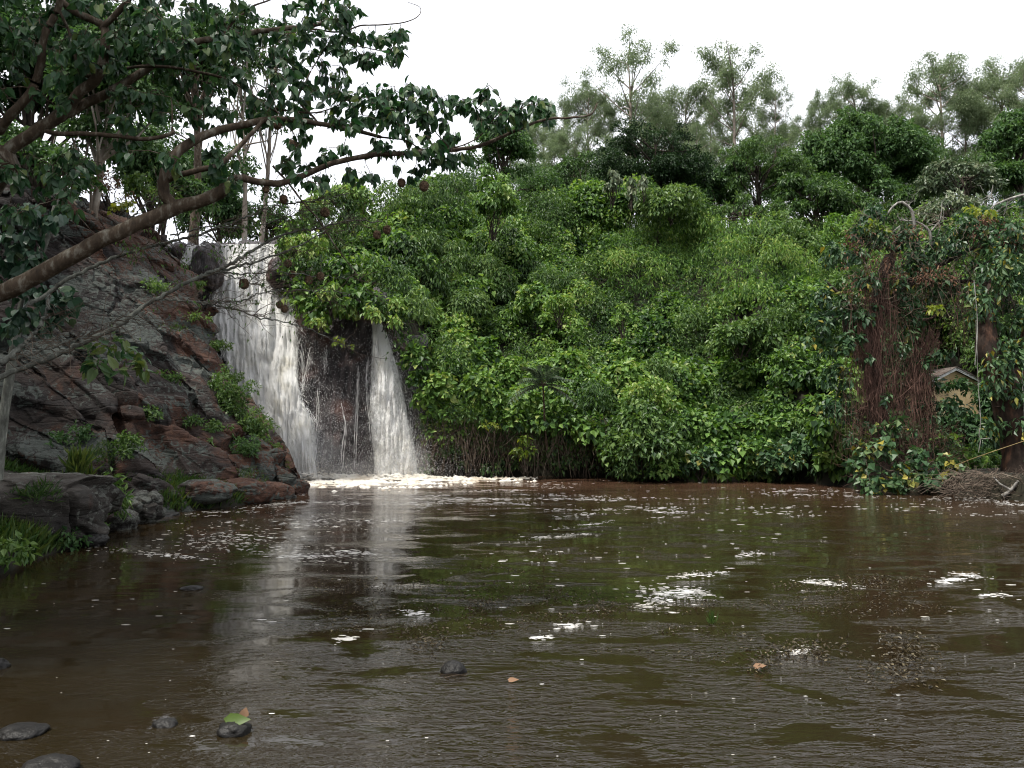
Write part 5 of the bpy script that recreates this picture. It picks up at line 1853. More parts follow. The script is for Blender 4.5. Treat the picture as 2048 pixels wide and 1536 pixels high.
mb.build("hanging_roots", M_ROOT, root)
# crown
pts = []
for (px, py, Y, r) in [(1690, 520, 25, .5), (1720, 490, 25, .55), (1760, 470, 25.2, .45), (1720, 560, 24.6, .5), (1680, 590, 24.6, .5), (1660, 640, 24.6, .5), (1690, 640, 24.4, .5), (1725, 620, 24.3, .42), (1650, 690, 24.8, .45), (1690, 700, 24.4, .42),
                       (1665, 740, 24.8, .4), (1700, 760, 24.5, .35), (1790, 520, 24.8, .55), (1840, 500, 24.8, .55), (1890, 490, 24.8, .55), (1940, 470, 24.8, .5), (1990, 480, 24.6, .6), (2040, 480, 24.6, .6), (1800, 580, 24.4, .45), (1850, 560, 24.5, .5),
                       (1900, 550, 24.6, .5), (1960, 540, 24.6, .5), (2010, 550, 24.4, .55), (2055, 560, 24.4, .5), (1830, 640, 24.5, .32), (1800, 650, 24.8, .3), (1870, 610, 24.7, .35), (1850, 720, 24.5, .3), (1870, 780, 24.4, .28),
                       (1845, 800, 24.5, .28), (1860, 840, 24.4, .25), (1680, 800, 24.8, .4), (1670, 850, 25, .4), (1990, 430, 24.8, .35), (1960, 450, 24.8, .35), (1800, 700, 24.2, .2), (1775, 800, 24.1, .2), (1740, 850, 24.1, .22), (1820, 860, 24.1, .2), (1735, 720, 24.2, .18), (1890, 700, 24.2, .25), (1700, 880, 24.4, .3), (2050, 430, 24.9, .4), (1745, 430, 25.3, .3), (1820, 460, 25, .35), (2000, 610, 24.8, .4), (2050, 640, 24.5, .45)]:
    c = at(px, py, Y + .2)
    for q in range(3):
        pts.append((*(c + rg.normal(0, r * .55, 3)), r * rg.uniform(.5, .85)))
pts = np.array(pts)
mb = MB()
clump_leaves(mb, pts[:, :3], pts[:, 3], 70, .20, .55, .42 + rg.normal(0, .15, len(pts)), .45, 'd', -.6, .8, .7, rg, maxn=30000)
mb.build("crown", M_ROUND, root)
# bleached dead limbs at the top
for pts in ([(1862, 490), (1858, 462), (1835, 445), (1800, 440)], [(1830, 470), (1826, 430), (1818, 415), (1800, 404), (1780, 420), (1768, 445), (1756, 460)], [(1826, 440), (1835, 465)], [(1815, 415), (1820, 405), (1812, 402)], [(1862, 462), (1880, 440), (1884, 405)],
            [(1865, 488), (1875, 470), (1882, 450)], [(1800, 452), (1782, 468), (1770, 490)], [(2060, 388), (2030, 394), (1990, 410), (1975, 425), (1958, 440)], [(2030, 394), (2010, 410), (1990, 425)], [(2015, 404), (2010, 424)], [(1988, 402), (1983, 390), (1986, 370)],
            [(2000, 420), (1985, 430), (1978, 445)], [(1950, 570), (1985, 560), (1980, 535), (1978, 520)], [(2020, 590), (1990, 592), (1970, 604), (1950, 622)], [(2030, 615), (2020, 590), (2014, 565)], [(1975, 600), (1962, 585), (1950, 582)]):
    mb = MB()
    p = spline([at(a, b, YR + .1) for a, b in pts], 14)
    w = .05 if len(pts) > 3 else .025
    if pts[0] in ((1862, 490), (1830, 470)):
        w = .055
    tube(mb, p, np.linspace(w, w * .35, 14), 6, .25)
    k = 5
    s = p[rg.integers(4, 14, k)]
    thin_tubes(mb, s, s + rg.normal(0, .28, (k, 3)) + np.array([0, 0, .05]), .012, .004, .05, 4, .5, .08, rg)
    mb.build("dead_branch", M_DEAD, root, True)
mb = MB()
n = 520
a = at(rg.uniform(1700, 2060, n), rg.uniform(420, 620, n), YR - .1 + rg.uniform(-.6, .4, n))
thin_tubes(mb, a, a + rg.normal(0, .42, (n, 3)) + np.array([0, 0, -.25]), rg.uniform(.004, .012, n), .003, .1, 6, .5, .06, rg)
n = 90
a = at(rg.uniform(1900, 2040, n), rg.uniform(510, 600, n), YR - .2 + rg.uniform(-.4, .4, n))
thin_tubes(mb, a, a + np.stack([rg.normal(-.2, .3, n), rg.normal(0, .2, n), rg.uniform(-2.2, -.4, n)], -1), rg.uniform(.006, .014, n), .004, -.04, 8, .5, .03, rg)
mb.build("dry_vines", M_TWIG, root)
mb = MB()
cq = at(rg.uniform(1690, 2050, 40), rg.uniform(440, 600, 40), YR - .3 + rg.uniform(-.4, .3, 40))
clump_leaves(mb, cq, rg.uniform(.18, .4, 40), 40, .12, .4, .5, .6, 'd', -.8, .8, .9, rg)
mb.build("dead_leaves", M_DRYLEAF, root)
bush("shrub", 1955, 428, 24.4, .38, .26, M_YEL, "yellow and orange young leaves on top of the vine draped tree", seed=201, tone=.7, Lf=.18, dens=90, stem=False)
bush("shrub", 1872, 622, 23.9, .34, .13, M_YEL, "small bright yellow green spray in the dark heart of the vine draped tree", seed=202, tone=.65, Lf=.18, dens=90, stem=False)
bush("shrub", 1745, 460, 24.6, .4, .2, M_YEL, "yellowish leaf spray at the upper left of the vine draped tree", seed=203, tone=.45, Lf=.17, dens=60, stem=False)

# creeper with big round leaves in front of the roots, down to the water
rg = np.random.default_rng(93)
b0 = at(1790, 985, 23.2)
b0[2] = 0
root = thing("round_leaved_creeper", b0, "creeper with big round pale green leaves trailing into the water below the hanging roots", "creeper")
mb = MB()
cc = np.array([at(*q) for q in [(1720, 960, 23.6), (1740, 930, 23.6), (1760, 900, 23.7), (1775, 880, 23.8), (1760, 960, 23.3), (1790, 975, 23.1), (1800, 935, 23.4), (1830, 905, 23.6), (1830, 925, 23.5), (1840, 950, 23.3), (1870, 940, 23.3), (1890, 930, 23.4), (1905, 945, 23.3), (1815, 960, 23.1), (1850, 970, 23), (1710, 930, 23.8), (1750, 980, 23.2), (1780, 910, 23.6), (1725, 905, 23.8), (1790, 860, 23.9)]])
cc = np.repeat(cc, 2, 0) + rg.normal(0, .1, (40, 3))
clump_leaves(mb, cc, np.full(40, .24), 46, .19, .95, .6 + rg.normal(0, .12, 40), .4, 'd', -.8, .6, .8, rg)
mb.build("leaves", M_ROUND, root)
mb = MB()
n = 60
thin_tubes(mb, cc[rg.integers(0, 40, n)], cc[rg.integers(0, 40, n)] + rg.normal(0, .1, (n, 3)), .007, .004, .1, 6, .5, .04, rg)
mb.build("stems", M_TWIG, root)

# leaning old tree at the right edge
rg = np.random.default_rng(95)
YT = 23.6
b0 = at(2030, 985, YT)
b0[2] = float(terrain_h(np.array(b0[0]), np.array(b0[1])))
root = thing("leaning_tree", b0, "thick leaning tree with peeling reddish bark at the right edge", "tree")
mb = MB()
tube(mb, spline([at(2046, 1010, YT), at(2042, 940, YT), at(2034, 870, YT), at(2014, 800, YT), at(1994, 745, YT), at(1976, 690, YT), at(1975, 620, YT + .2), at(1985, 540, YT + .5), at(2004, 460, YT + .9)], 40), np.interp(np.linspace(0, 1, 40), [0, .15, .45, .62, .75, 1], [.60, .50, .40, .32, .20, .06]), 14, .28)
tube(mb, spline([at(2008, 820, YT), at(2035, 740, YT), at(2060, 640, YT)], 14), np.linspace(.26, .12, 14), 9, .25)
mb.build("trunk", M_BARK_RED, root, True)
mb = MB()
cc = np.array([at(*q) for q in [(2030, 740, 23.1), (2010, 760, 23), (2035, 790, 23), (2050, 700, 23.1), (2000, 720, 23.2), (2050, 850, 23.2), (2020, 680, 23.3), (2060, 780, 23), (1990, 650, 23.3), (2040, 640, 23.3), (2060, 600, 23.5), (1985, 860, 23.4), (1975, 900, 23.5), (2060, 900, 23), (1985, 480, 23.6), (2000, 520, 23.4), (1980, 560, 23.3), (2010, 590, 23.3), (1965, 600, 23.3), (1990, 620, 23.2), (2030, 540, 23.4)]])
cc = np.repeat(cc, 2, 0) + rg.normal(0, .2, (42, 3))
clump_leaves(mb, cc, np.full(42, .33), 52, .21, .45, .6, .45, 'd', -.7, .8, .8, rg)
mb.build("crown", M_ROUND, root)
mb = MB()
tube(mb, spline([at(1952, 640, 23.3), at(1956, 760, 23.2), at(1961, 840, 23.2), at(1958, 870, 23.2), at(1961, 880, 23.2), at(1957, 905, 23.2)], 24), .010, 5, .2)
tube(mb, spline([at(1961, 878, 23.2), at(1985, 876, 23.2)], 6), .010, 5)
tube(mb, spline([at(1948, 560, 23.3), at(1955, 650, 23.2), at(1950, 730, 23.2)], 16), .014, 5, .2)
tube(mb, spline([at(2044, 700, 23), at(2046, 790, 23), at(2050, 850, 23)], 12), .013, 5, .2)
mb.build("hanging_vines", M_DEAD, root, True)

# dark bushes of the gloomy bank behind
for k, (px, py, Y, rx, rz, lab) in enumerate([
        (1925, 880, 29, 1.0, .9, "gloomy dark shrub in front of the little house below its wall"), (1985, 900, 28, .9, .9, "dark shrub behind the leaning trunk's foot"), (1800, 740, 31, 1.0, 1.5, "dark shrub behind the hanging roots left of the little house"),
        (2040, 800, 30, 1.2, 1.6, "dark shrub right of the little house behind the leaning trunk"), (1800, 880, 29, 1.2, .9, "dark shrub low behind the hanging roots"), (1900, 660, 34, 2.0, 1.2, "dark leafy mass above the little house roof"), (1780, 620, 33, 1.6, 1.6, "dark leafy mass behind the upper hanging roots"), (2040, 660, 34, 2.0, 1.6, "dark leafy mass at the right edge above the leaning trunk"),
        (1700, 820, 30, 1.0, 1.4, "dark bush behind the left fringe of the hanging roots")]):
    bush("shrub", px, py, Y, rx, rz, M_DARK, lab, seed=220 + k, tone=.45, Lf=.2, dens=70, cr=.4)

bush("shrub", 1922, 772, 24.0, .42, .10, M_DARK, "thin dark leafy spray crossing the little house wall", seed=240, tone=.5, Lf=.16, dens=90, cr=.13, nc=12, stem=False)
bush("shrub", 1905, 815, 24.4, .45, .22, M_ROUND, "leafy spray covering the lower left of the little house wall", seed=241, tone=.45, Lf=.17, dens=80, cr=.16, nc=12, stem=False)

# little house --------------------------------------------------------------------------------
M_CREAM = plain_mat("cream_plaster", [(0.3, (0.34, 0.25, 0.13)), (0.6, (0.52, 0.41, 0.24)), (0.8, (0.60, 0.50, 0.32))], 2.2, .9)
M_WHITE = plain_mat("weathered_white_paint", [(0.3, (0.35, 0.34, 0.32)), (0.5, (0.66, 0.66, 0.65)), (0.8, (0.8, 0.8, 0.79))], 5.0, .7)
M_ROOF = plain_mat("rusty_roof", [(0.3, (0.06, 0.045, 0.038)), (0.6, (0.11, 0.09, 0.08)), (0.8, (0.22, 0.20, 0.19))], 3.0, .7)
YH = 31.0
ap = at(1912, 735, YH)
gz = float(terrain_h(np.array(ap[0]), np.array(ap[1] + 1)))
ex = 1.05
slope = (at(1912, 735, YH)[2] - at(1965, 762, YH)[2]) / (at(1965, 762, YH)[0] - ap[0])
root = thing("house", (ap[0], YH + 1.2, gz), "little cream walled house with white gable boards glimpsed behind the trees", "house")
ze = ap[2] - slope * ex


def prism(mb, poly, y0, y1):
    """poly: (x,z) outline extruded in y"""
    n = len(poly)
    v = [(a, y0, b) for a, b in poly] + [(a, y1, b) for a, b in poly]
    mb.add(v, [[k, (k + 1) % n, n + (k + 1) % n, n + k] for k in range(n)])
    for o in (0, n):
        c = np.mean([v[o + k] for k in range(n)], 0)
        mb.add([v[o + k] for k in range(n)] + [c], [[k, (k + 1) % n, n] for k in range(n)])


mb = MB()
w = ex - .14
prism(mb, [(ap[0] - w, gz - .2), (ap[0] + w, gz - .2), (ap[0] + w, ze + slope * .14 - .1), (ap[0], ap[2] - .1), (ap[0] - w, ze + slope * .14 - .1)], YH + .12, YH + 2.6)
mb.build("wall", M_CREAM, root)
for s in (-1, 1):
    mb = MB()
    prism(mb, [(ap[0] + s * .004, ap[2]), (ap[0] + s * ex, ze), (ap[0] + s * ex, ze - .11), (ap[0] + s * .004, ap[2] - .11)], YH - .03, YH)
    mb.build("gable_board", M_WHITE, root)
    mb = MB()
    prism(mb, [(ap[0] + s * .004, ap[2] + .035), (ap[0] + s * (ex + .05), ze - slope * .05 + .035), (ap[0] + s * (ex + .05), ze - slope * .05 + .004), (ap[0] + s * .004, ap[2] + .004)], YH - .08, YH + 2.75)
    mb.build("roof", M_ROOF, root)
mb = MB()
prism(mb, [(ap[0] + w - .02, gz - .1), (ap[0] + w + .10, gz - .1), (ap[0] + w + .10, ze - .0), (ap[0] + w - .02, ze - .0)], YH + .02, YH + .11)
mb.build("post", M_WHITE, root)

# yellow pole, dead snag and brush pile at the right waterline
mb = MB()
tube(mb, spline([at(1912, 930, 22.6), at(1960, 912, 22.3), at(2060, 878, 22)], 16), .009, 6, .1)
tag(mb.build("pole", plain_mat("yellow_cane", [(.3, (.14, .10, .04)), (.6, (.27, .20, .08))], 4, .6), None, True), "thin yellow cane slanting up to the right edge in front of the leaning tree", "cane")
mb = MB()
rg = np.random.default_rng(96)
tube(mb, spline([at(2005, 992, 21.6), at(2022, 980, 21.5), at(2036, 962, 21.4)], 8), np.linspace(.05, .04, 8), 7, .2)
tube(mb, spline([at(2022, 980, 21.5), at(2000, 968, 21.6), at(1988, 955, 21.7)], 8), np.linspace(.04, .02, 8), 6, .2)
tag(mb.build("driftwood", M_DEAD, None, True), "forked bleached snag lying at the right waterline", "driftwood")
mb = MB()
n = 420
a = at(rg.uniform(1890, 2060, n), rg.uniform(945, 995, n), 21.8 + rg.uniform(-.6, .8, n))
a[:, 2] = np.maximum(a[:, 2], 0.01)
b = a + np.stack([rg.normal(0, .5, n), rg.normal(0, .3, n), rg.normal(0.02, .15, n)], -1)
b[:, 2] = np.maximum(b[:, 2], 0.0)
thin_tubes(mb, a, b, rg.uniform(.004, .014, n), .003, -.08, 5, .5, .06, rg)
tag(mb.build("brush_pile", M_TWIG, None), "tangle of dead twigs piled along the right waterline", "brush", kind='stuff')

# ---------------------------------------------------------------- overhanging tree in the foreground
rg = np.random.default_rng(120)
b0 = at(-330, 900, 7.6)
b0[2] = 0.4
root = thing("overhanging_tree", b0, "big broad leaved tree reaching over the pool from the left with mottled limbs", "tree")
mb = MB()
tube(mb, spline([b0 - np.array([0, 0, .5]), at(-300, 700, 7.6), at(-180, 480, 7.5), at(-60, 380, 7.5), at(10, 310, 7.5)], 30), np.interp(np.linspace(0, 1, 30), [0, 1], [.34, .17]), 14, .15)
mb.build("trunk", M_BARK, root, True)
# limbs: photo pixels with depth, radius in metres
LIMBS = [
    ([(-330, 700, 7.6), (-120, 625, 7.4), (0, 588, 7.3), (100, 535, 7.3), (200, 482, 7.3), (290, 442, 7.4), (345, 418, 7.45), (400, 404, 7.5), (440, 385, 7.55), (452, 366, 7.6)], .115, .075),
    ([(448, 372, 7.6), (480, 356, 7.65), (520, 364, 7.7), (565, 366, 7.8), (630, 342, 7.9), (700, 315, 8), (800, 306, 8.1), (880, 303, 8.2), (930, 298, 8.3), (985, 282, 8.4), (1040, 258, 8.5), (1085, 244, 8.6), (1140, 236, 8.7), (1180, 228, 8.8), (1196, 206, 8.85)], .052, .010),
    ([(350, 415, 7.45), (328, 385, 7.4), (333, 340, 7.35), (355, 305, 7.4), (395, 278, 7.5), (440, 258, 7.6), (500, 244, 7.7), (540, 238, 7.8), (600, 240, 7.9), (660, 250, 8), (720, 265, 8.1), (760, 275, 8.2)], .075, .022),
    ([(335, 362, 7.4), (365, 348, 7.3), (420, 335, 7.3), (465, 310, 7.4), (500, 270, 7.5), (525, 240, 7.6)], .04, .025),
    ([(0, 320, 7.5), (40, 286, 7.5), (110, 240, 7.5), (160, 190, 7.5), (198, 150, 7.45), (212, 90, 7.4), (205, 50, 7.4), (150, 20, 7.3), (100, -20, 7.3)], .085, .04),
    ([(112, 242, 7.5), (160, 215, 7.6), (225, 182, 7.7), (280, 150, 7.8), (330, 112, 7.9), (390, 84, 8), (450, 74, 8.1), (520, 62, 8.2), (600, 55, 8.3), (645, 52, 8.35)], .065, .028),
    ([(560, 58, 8.25), (620, 60, 8.3), (670, 66, 8.4), (720, 50, 8.5), (770, 46, 8.6), (815, 42, 8.65), (836, 30, 8.7), (838, 14, 8.7), (815, 4, 8.7)], .016, .004),
    ([(0, 262, 7.4), (30, 225, 7.3), (60, 190, 7.3), (80, 130, 7.25), (90, 70, 7.2), (120, 10, 7.2), (130, -60, 7.2)], .06, .035),
    ([(95, 262, 7.5), (150, 268, 7.4), (220, 272, 7.4), (290, 276, 7.4), (340, 268, 7.45), (350, 262, 7.5)], .032, .024),
    ([(346, 265, 7.5), (345, 215, 7.5), (343, 195, 7.5)], .012, .006),
    ([(350, 264, 7.5), (370, 275, 7.5), (395, 300, 7.5), (390, 340, 7.5)], .010, .005),
    ([(200, 160, 7.5), (160, 140, 7.4), (140, 60, 7.4), (110, 0, 7.4)], .03, .015),
    ([(440, 76, 8.1), (470, 40, 8.2), (500, 20, 8.2), (560, -10, 8.3)], .022, .01),
    ([(240, 140, 7.7), (330, 132, 7.7), (420, 150, 7.9), (470, 168, 8), (520, 205, 8), (560, 226, 8.1)], .022, .012),
    ([(540, 215, 8), (620, 226, 8.1), (680, 210, 8.2), (720, 190, 8.3)], .014, .006),
    ([(640, 250, 8), (600, 200, 8.1), (620, 150, 8.2), (650, 100, 8.3)], .016, .008),
    ([(545, 330, 7.8), (600, 395, 7.9), (650, 465, 8), (690, 520, 8.1), (715, 550, 8.1)], .016, .005),
    ([(760, 275, 8.2), (810, 280, 8.2), (850, 300, 8.3), (900, 330, 8.3)], .014, .006),
    ([(610, 60, 8.3), (700, 88, 8.4), (760, 100, 8.5), (800, 92, 8.5)], .012, .004),
    ([(-100, 250, 7.4), (-60, 100, 7.2), (0, -100, 7), (60, -300, 6.8)], .08, .03),
    ([(-100, 300, 7.4), (-200, 100, 7.2), (-260, -200, 7), (-200, -450, 6.8)], .10, .04),
    ([(205, 60, 7.4), (300, -40, 7.2), (420, -120, 7.0), (560, -180, 6.9)], .04, .015),
    ([(880, 303, 8.2), (950, 280, 8.2), (985, 240, 8.2), (1005, 205, 8.2), (978, 172, 8.2)], .011, .004),
    ([(1000, 276, 8.4), (1000, 230, 8.4), (1030, 215, 8.4), (1062, 205, 8.4)], .008, .003),
    ([(900, 300, 8.3), (870, 260, 8.3), (860, 220, 8.3), (880, 195, 8.3)], .009, .003),
    ([(820, 305, 8.1), (800, 260, 8.1), (780, 220, 8.1), (790, 175, 8.1)], .010, .004),
]
nodes = []
for (pts, r0, r1) in LIMBS:
    p = spline([at(*q) for q in pts], 8 * len(pts))
    p = p + 0.025 * np.stack([fbm(p * 3.0, 2, 5 + q_) for q_ in range(3)], -1)
    mb = MB()
    tube(mb, p, np.linspace(r0, r1, len(p)) * .74, 12 if r0 > .05 else 7, .16)
    mb.build("limb", M_BARK, root, True)
    nodes.append(p[3:])
k = 520  # unseen canopy of bank trees, added to shade the left bank and cliff
yq = rg.uniform(4.0, 21, k)
xq = rg.uniform(-19, -3.5, k) - np.clip(8 - yq, 0, 5) * .2
zq = 2 + .545 * yq + rg.uniform(.9, 4.2, k)
mb = MB()
clump_leaves(mb, np.stack([xq, yq, zq], -1), rg.uniform(.6, 1.2, k), 26, .17, .72, .5, .4, 'd', -.8, .8, .8, rg, maxn=60000)
mb.build("shade_canopy", M_FORE, root)
for q in range(9):                                # boughs carrying it
    mb = MB()
    e_ = np.array([rg.uniform(-17, -6), 4 + 1.9 * q, 0])
    e_[2] = 2 + .545 * e_[1] + 2.4
    s_ = np.array([-10.2, 7.3, 5.2])
    tube(mb, spline([s_, (s_ + e_) / 2 + np.array([0, 0, 1.2]), e_], 14), np.linspace(.11, .03, 14), 7, .15)
    mb.build("limb", M_BARK, root, True)
mb = MB()
tube(mb, spline([b0 - np.array([0, 0, .4]), np.array([-9.6, 7.3, 3.2]), np.array([-10.2, 7.3, 5.6])], 14), np.linspace(.34, .16, 14), 11, .15)
mb.build("trunk", M_BARK, root, True)
# leaf clusters: (px, py, half w, half h, count, Y)
CL = [(60, 30, 130, 60, 46, 7.2), (220, 30, 130, 60, 46, 7.3), (380, 40, 110, 60, 40, 7.8), (520, 40, 100, 50, 34, 8), (620, 40, 60, 40, 18, 8.3), (40, 140, 90, 60, 26, 7.0), (160, 110, 90, 60, 26, 7.3), (280, 120, 90, 60, 26, 7.7),
      (400, 140, 90, 55, 26, 7.9), (500, 130, 80, 60, 26, 8.0), (590, 130, 60, 60, 26, 8.2), (640, 190, 50, 45, 18, 8.2), (560, 200, 70, 40, 18, 8), (470, 220, 70, 35, 12, 7.8), (200, 215, 90, 40, 12, 7.5), (330, 215, 60, 40, 10, 7.6),
      (700, 25, 26, 16, 6, 8.4), (668, 12, 30, 20, 8, 8.4), (690, 60, 40, 14, 8, 8.45), (735, 70, 34, 10, 7, 8.5), (785, 66, 22, 8, 5, 8.6), (700, 105, 50, 14, 9, 8.4), (760, 108, 44, 14, 8, 8.5), (795, 96, 12, 8, 2, 8.5),
      (660, 100, 20, 60, 8, 8.3), (690, 190, 36, 22, 9, 8.1), (740, 195, 40, 22, 11, 8.1), (790, 185, 40, 16, 9, 8.1), (840, 195, 36, 22, 10, 8.2), (700, 230, 46, 20, 10, 8), (760, 235, 50, 22, 11, 8.1), (820, 240, 40, 22, 10, 8.2), (870, 220, 26, 26, 7, 8.3),
      (640, 290, 60, 22, 6, 7.8), (740, 290, 36, 14, 4, 8.0), (830, 285, 46, 16, 8, 8.2), (880, 280, 34, 18, 7, 8.2), (905, 315, 26, 12, 5, 8.3), (870, 322, 22, 10, 4, 8.3),
      (910, 205, 26, 16, 6, 8.3), (945, 195, 26, 14, 6, 8.2), (975, 172, 10, 6, 2, 8.2), (960, 225, 36, 18, 8, 8.2), (1005, 215, 26, 14, 6, 8.4), (1050, 208, 26, 12, 6, 8.4), (1095, 207, 22, 10, 6, 8.5), (1020, 240, 30, 12, 5, 8.4), (1080, 230, 26, 8, 3, 8.5), (985, 250, 26, 10, 4, 8.3),
      (625, 368, 18, 14, 3, 7.9), (650, 355, 8, 8, 1, 7.9), (710, 340, 14, 6, 2, 8), (740, 345, 16, 8, 2, 8), (620, 335, 26, 12, 3, 7.8), (570, 320, 30, 12, 3, 7.8), (590, 290, 20, 14, 2, 7.7), (830, 340, 20, 10, 2, 8.1), (800, 330, 14, 8, 1, 8.1),
      (380, 300, 60, 30, 6, 7.3), (440, 330, 40, 26, 5, 7.4), (470, 360, 26, 12, 2, 7.4), (110, 330, 60, 26, 8, 7.4), (60, 340, 60, 40, 8, 7.2), (150, 345, 30, 20, 4, 7.4), (90, 390, 60, 26, 7, 7.2), (30, 420, 40, 26, 6, 7.1), (200, 300, 60, 30, 6, 7.4)]
cc = []
for (px, py, hw, hh, n_, Y) in CL:
    k = n_ if n_ < 15 else int(n_ * .72)
    q = at(px + rg.uniform(-hw, hw, k), py + rg.uniform(-hh, hh, k), Y + rg.normal(0, .35, k) * (1.0 if n_ > 15 else .5))
    cc.append(q)
# the rest of the crown, above and to the left of the photo
k = 420
cc.append(at(rg.uniform(-900, 560, k), rg.uniform(-620, -20, k), rg.uniform(5.2, 10.5, k)))
k = 160
cc.append(at(rg.uniform(-900, -20, k), rg.uniform(-40, 330, k), rg.uniform(5.5, 10.0, k)))
cc = np.concatenate(cc)
nodes = np.concatenate(nodes)
# twigs: join every leaf cluster to the nearest wood already there
order = np.argsort([np.min(np.sum((nodes - c) ** 2, 1)) for c in cc])
net = list(nodes)
net_a = np.zeros((len(nodes) + len(cc), 3))
net_a[:len(nodes)] = nodes
m_ = len(nodes)
sa, sb = [], []
for q in order:
    c = cc[q]
    d = np.sum((net_a[:m_] - c) ** 2, 1)
    a = net_a[int(np.argmin(d))]
    sa.append(a)
    sb.append(c)
    net_a[m_] = c
    m_ += 1
mb = MB()
sa, sb = np.array(sa), np.array(sb)
ln_ = np.linalg.norm(sb - sa, axis=1)
thin_tubes(mb, sa, sb, np.clip(.004 + .004 * ln_, .004, .010), .0028, rg.uniform(-.12, .1, len(sa)), 6, .5, .02, rg)
mb.build("twigs", M_BARK, root, True)
# leaves hang in fans from the ends of the twigs
tdir = nrm(sb - sa)
per = rg.integers(6, 11, len(sb))
ix = np.repeat(np.arange(len(sb)), per)
m_ = len(ix)
off = rg.uniform(0, 1, m_)[:, None]
st = sb[ix] * (1 - off * 0.18) + sa[ix] * off * 0.18 + rg.normal(0, .018, (m_, 3))
ax = nrm(tdir[ix] * .45 + np.stack([rg.normal(0, .55, m_), rg.normal(0, .55, m_), -1.0 + rg.normal(0, .35, m_)], -1))
pos = st + ax * 0.045
nm_ = nrm(np.stack([rg.normal(0, .7, m_), rg.normal(-.2, .7, m_), .75 + rg.normal(0, .3, m_)], -1))
mb = MB()
ll = rg.uniform(.055, .118, m_)
leaves(mb, pos, ax, nm_, ll, ll * rg.uniform(.62, .85, m_), np.clip(rg.normal(.5, .22, m_), 0, 1), 'h', .25, .22)
mb.build("leaves", M_FORE, root)
mb = MB()
thin_tubes(mb, st, pos + ax * .01, .0018, .0014, .0, 2, .5, 0, rg)
mb.build("leaf_stalks", M_BARK, root)

# brown woven nests hanging in the branches
NEST = [(583, 291, 7.75, .058, "round straw nest half hidden by leaves just above the bright limb"), (555, 250, 7.7, .05, "brown nest tucked in the leaves where the upper limb bends"), (803, 366, 8.1, .048, "oval nest hanging in the sky gap, left of a close pair"), (848, 373, 8.1, .056, "round nest hanging in the sky gap, right of a close pair"),
        (532, 379, 7.75, .040, "small nest hanging right under the limb beside the slim trunks"), (567, 399, 7.9, .046, "round nest on the pale bare branch below the limb"), (488, 568, 8.6, .062, "nest dangling in front of the bright upper main waterfall"), (576, 528, 8.8, .048, "nest at the waterfall's right edge, upper left of a loose group"),
        (584, 549, 8.8, .044, "nest touching the upright rock in the falls"), (618, 561, 8.8, .05, "nest before the dark hollow right of the upright rock"), (641, 553, 8.8, .05, "nest furthest right of the group by the upright rock"), (559, 610, 8.8, .042, "left one of two nests low in front of the main waterfall"), (569, 618, 8.8, .046, "right one of two nests low in front of the main waterfall"),
        (754, 470, 8.6, .05, "lower left nest of a pair against the creeper hillside"), (774, 460, 8.6, .05, "upper right nest of a pair against the creeper hillside"), (650, 425, 8.2, .055, "large olive brown nest against the hillside's top left corner")]
for k, (px, py, Y, r, lab) in enumerate(NEST):
    rg = np.random.default_rng(800 + k)
    r *= .82
    c = at(px, py, Y)
    rt = thing("nest", c + np.array([0, 0, -r * 1.2]), lab, "nest", "woven nests hanging over the pool")
    mb = MB()
    rock_mesh(mb, c, (r, r * .95, r * 1.12), 900 + k, 20, .16, 2.5)
    n = 90
    d = nrm(rg.normal(0, 1, (n, 3)))
    t = nrm(np.cross(d, rg.normal(0, 1, (n, 3))))
    thin_tubes(mb, c + d * r * .98 - t * r * .5, c + d * r * 1.02 + t * r * .6, .0022, .001, -.25, 4, .5, .05, rg)
    mb.build("nest_ball", M_NEST, rt, True)
    mb = MB()
    tube(mb, spline([c + np.array([0, 0, r]), c + np.array([rg.normal(0, .01), 0, r + .05]), c + np.array([rg.normal(0, .03), 0, r + .13])], 6), .003, 4)
    mb.build("tie", M_TWIG, rt, True)

# bare lichened branches sweeping up from the left bank ------------------------------------------
def bare_branch(label, runs, seed, ntw, mat=M_LICHWOOD, leafy=0):
    rg = np.random.default_rng(seed)
    p0 = at(*runs[0][0][0])
    rt = thing("bare_branch", p0, label, "branch")
    allp = []
    mb = MB()
    for pts, r0, r1 in runs:
        p = spline([at(*q) for q in pts], 9 * len(pts))
        p[1:-1] += rg.normal(0, .008, p[1:-1].shape)
        tube(mb, p, np.linspace(r0, r1, len(p)), 7, .3)
        allp.append(p[len(p) // 4:])
    mb.build("wood", mat, rt, True)
    allp = np.concatenate(allp)
    mb = MB()
    s = allp[rg.integers(0, len(allp) - 1, ntw)]
    e = s + np.stack([rg.uniform(.05, .5, ntw), rg.normal(0, .2, ntw), rg.normal(.0, .16, ntw)], -1)
    thin_tubes(mb, s, e, .0045, .0018, rg.uniform(-.1, .1, ntw), 5, .5, .04, rg)
    s2 = s + (e - s) * rg.uniform(.4, .9, ntw)[:, None]
    thin_tubes(mb, s2, s2 + np.stack([rg.uniform(0, .25, ntw), rg.normal(0, .12, ntw), rg.normal(0, .12, ntw)], -1), .0025, .0012, 0, 4, .5, .05, rg)
    mb.build("twigs", M_TWIG, rt)
    if leafy:
        mb = MB()
        k = rg.integers(0, ntw, leafy)
        q = e[k] + rg.normal(0, .05, (leafy, 3))
        leaves(mb, q, np.stack([rg.normal(0, .6, leafy), rg.normal(0, .6, leafy), -np.ones(leafy)], -1), np.stack([rg.normal(0, .6, leafy), rg.normal(0, .6, leafy), np.ones(leafy)], -1), rg.uniform(.03, .07, leafy), rg.uniform(.012, .03, leafy), np.clip(rg.normal(.5, .2, leafy), 0, 1))
        mb.build("leaves", M_MID, rt)


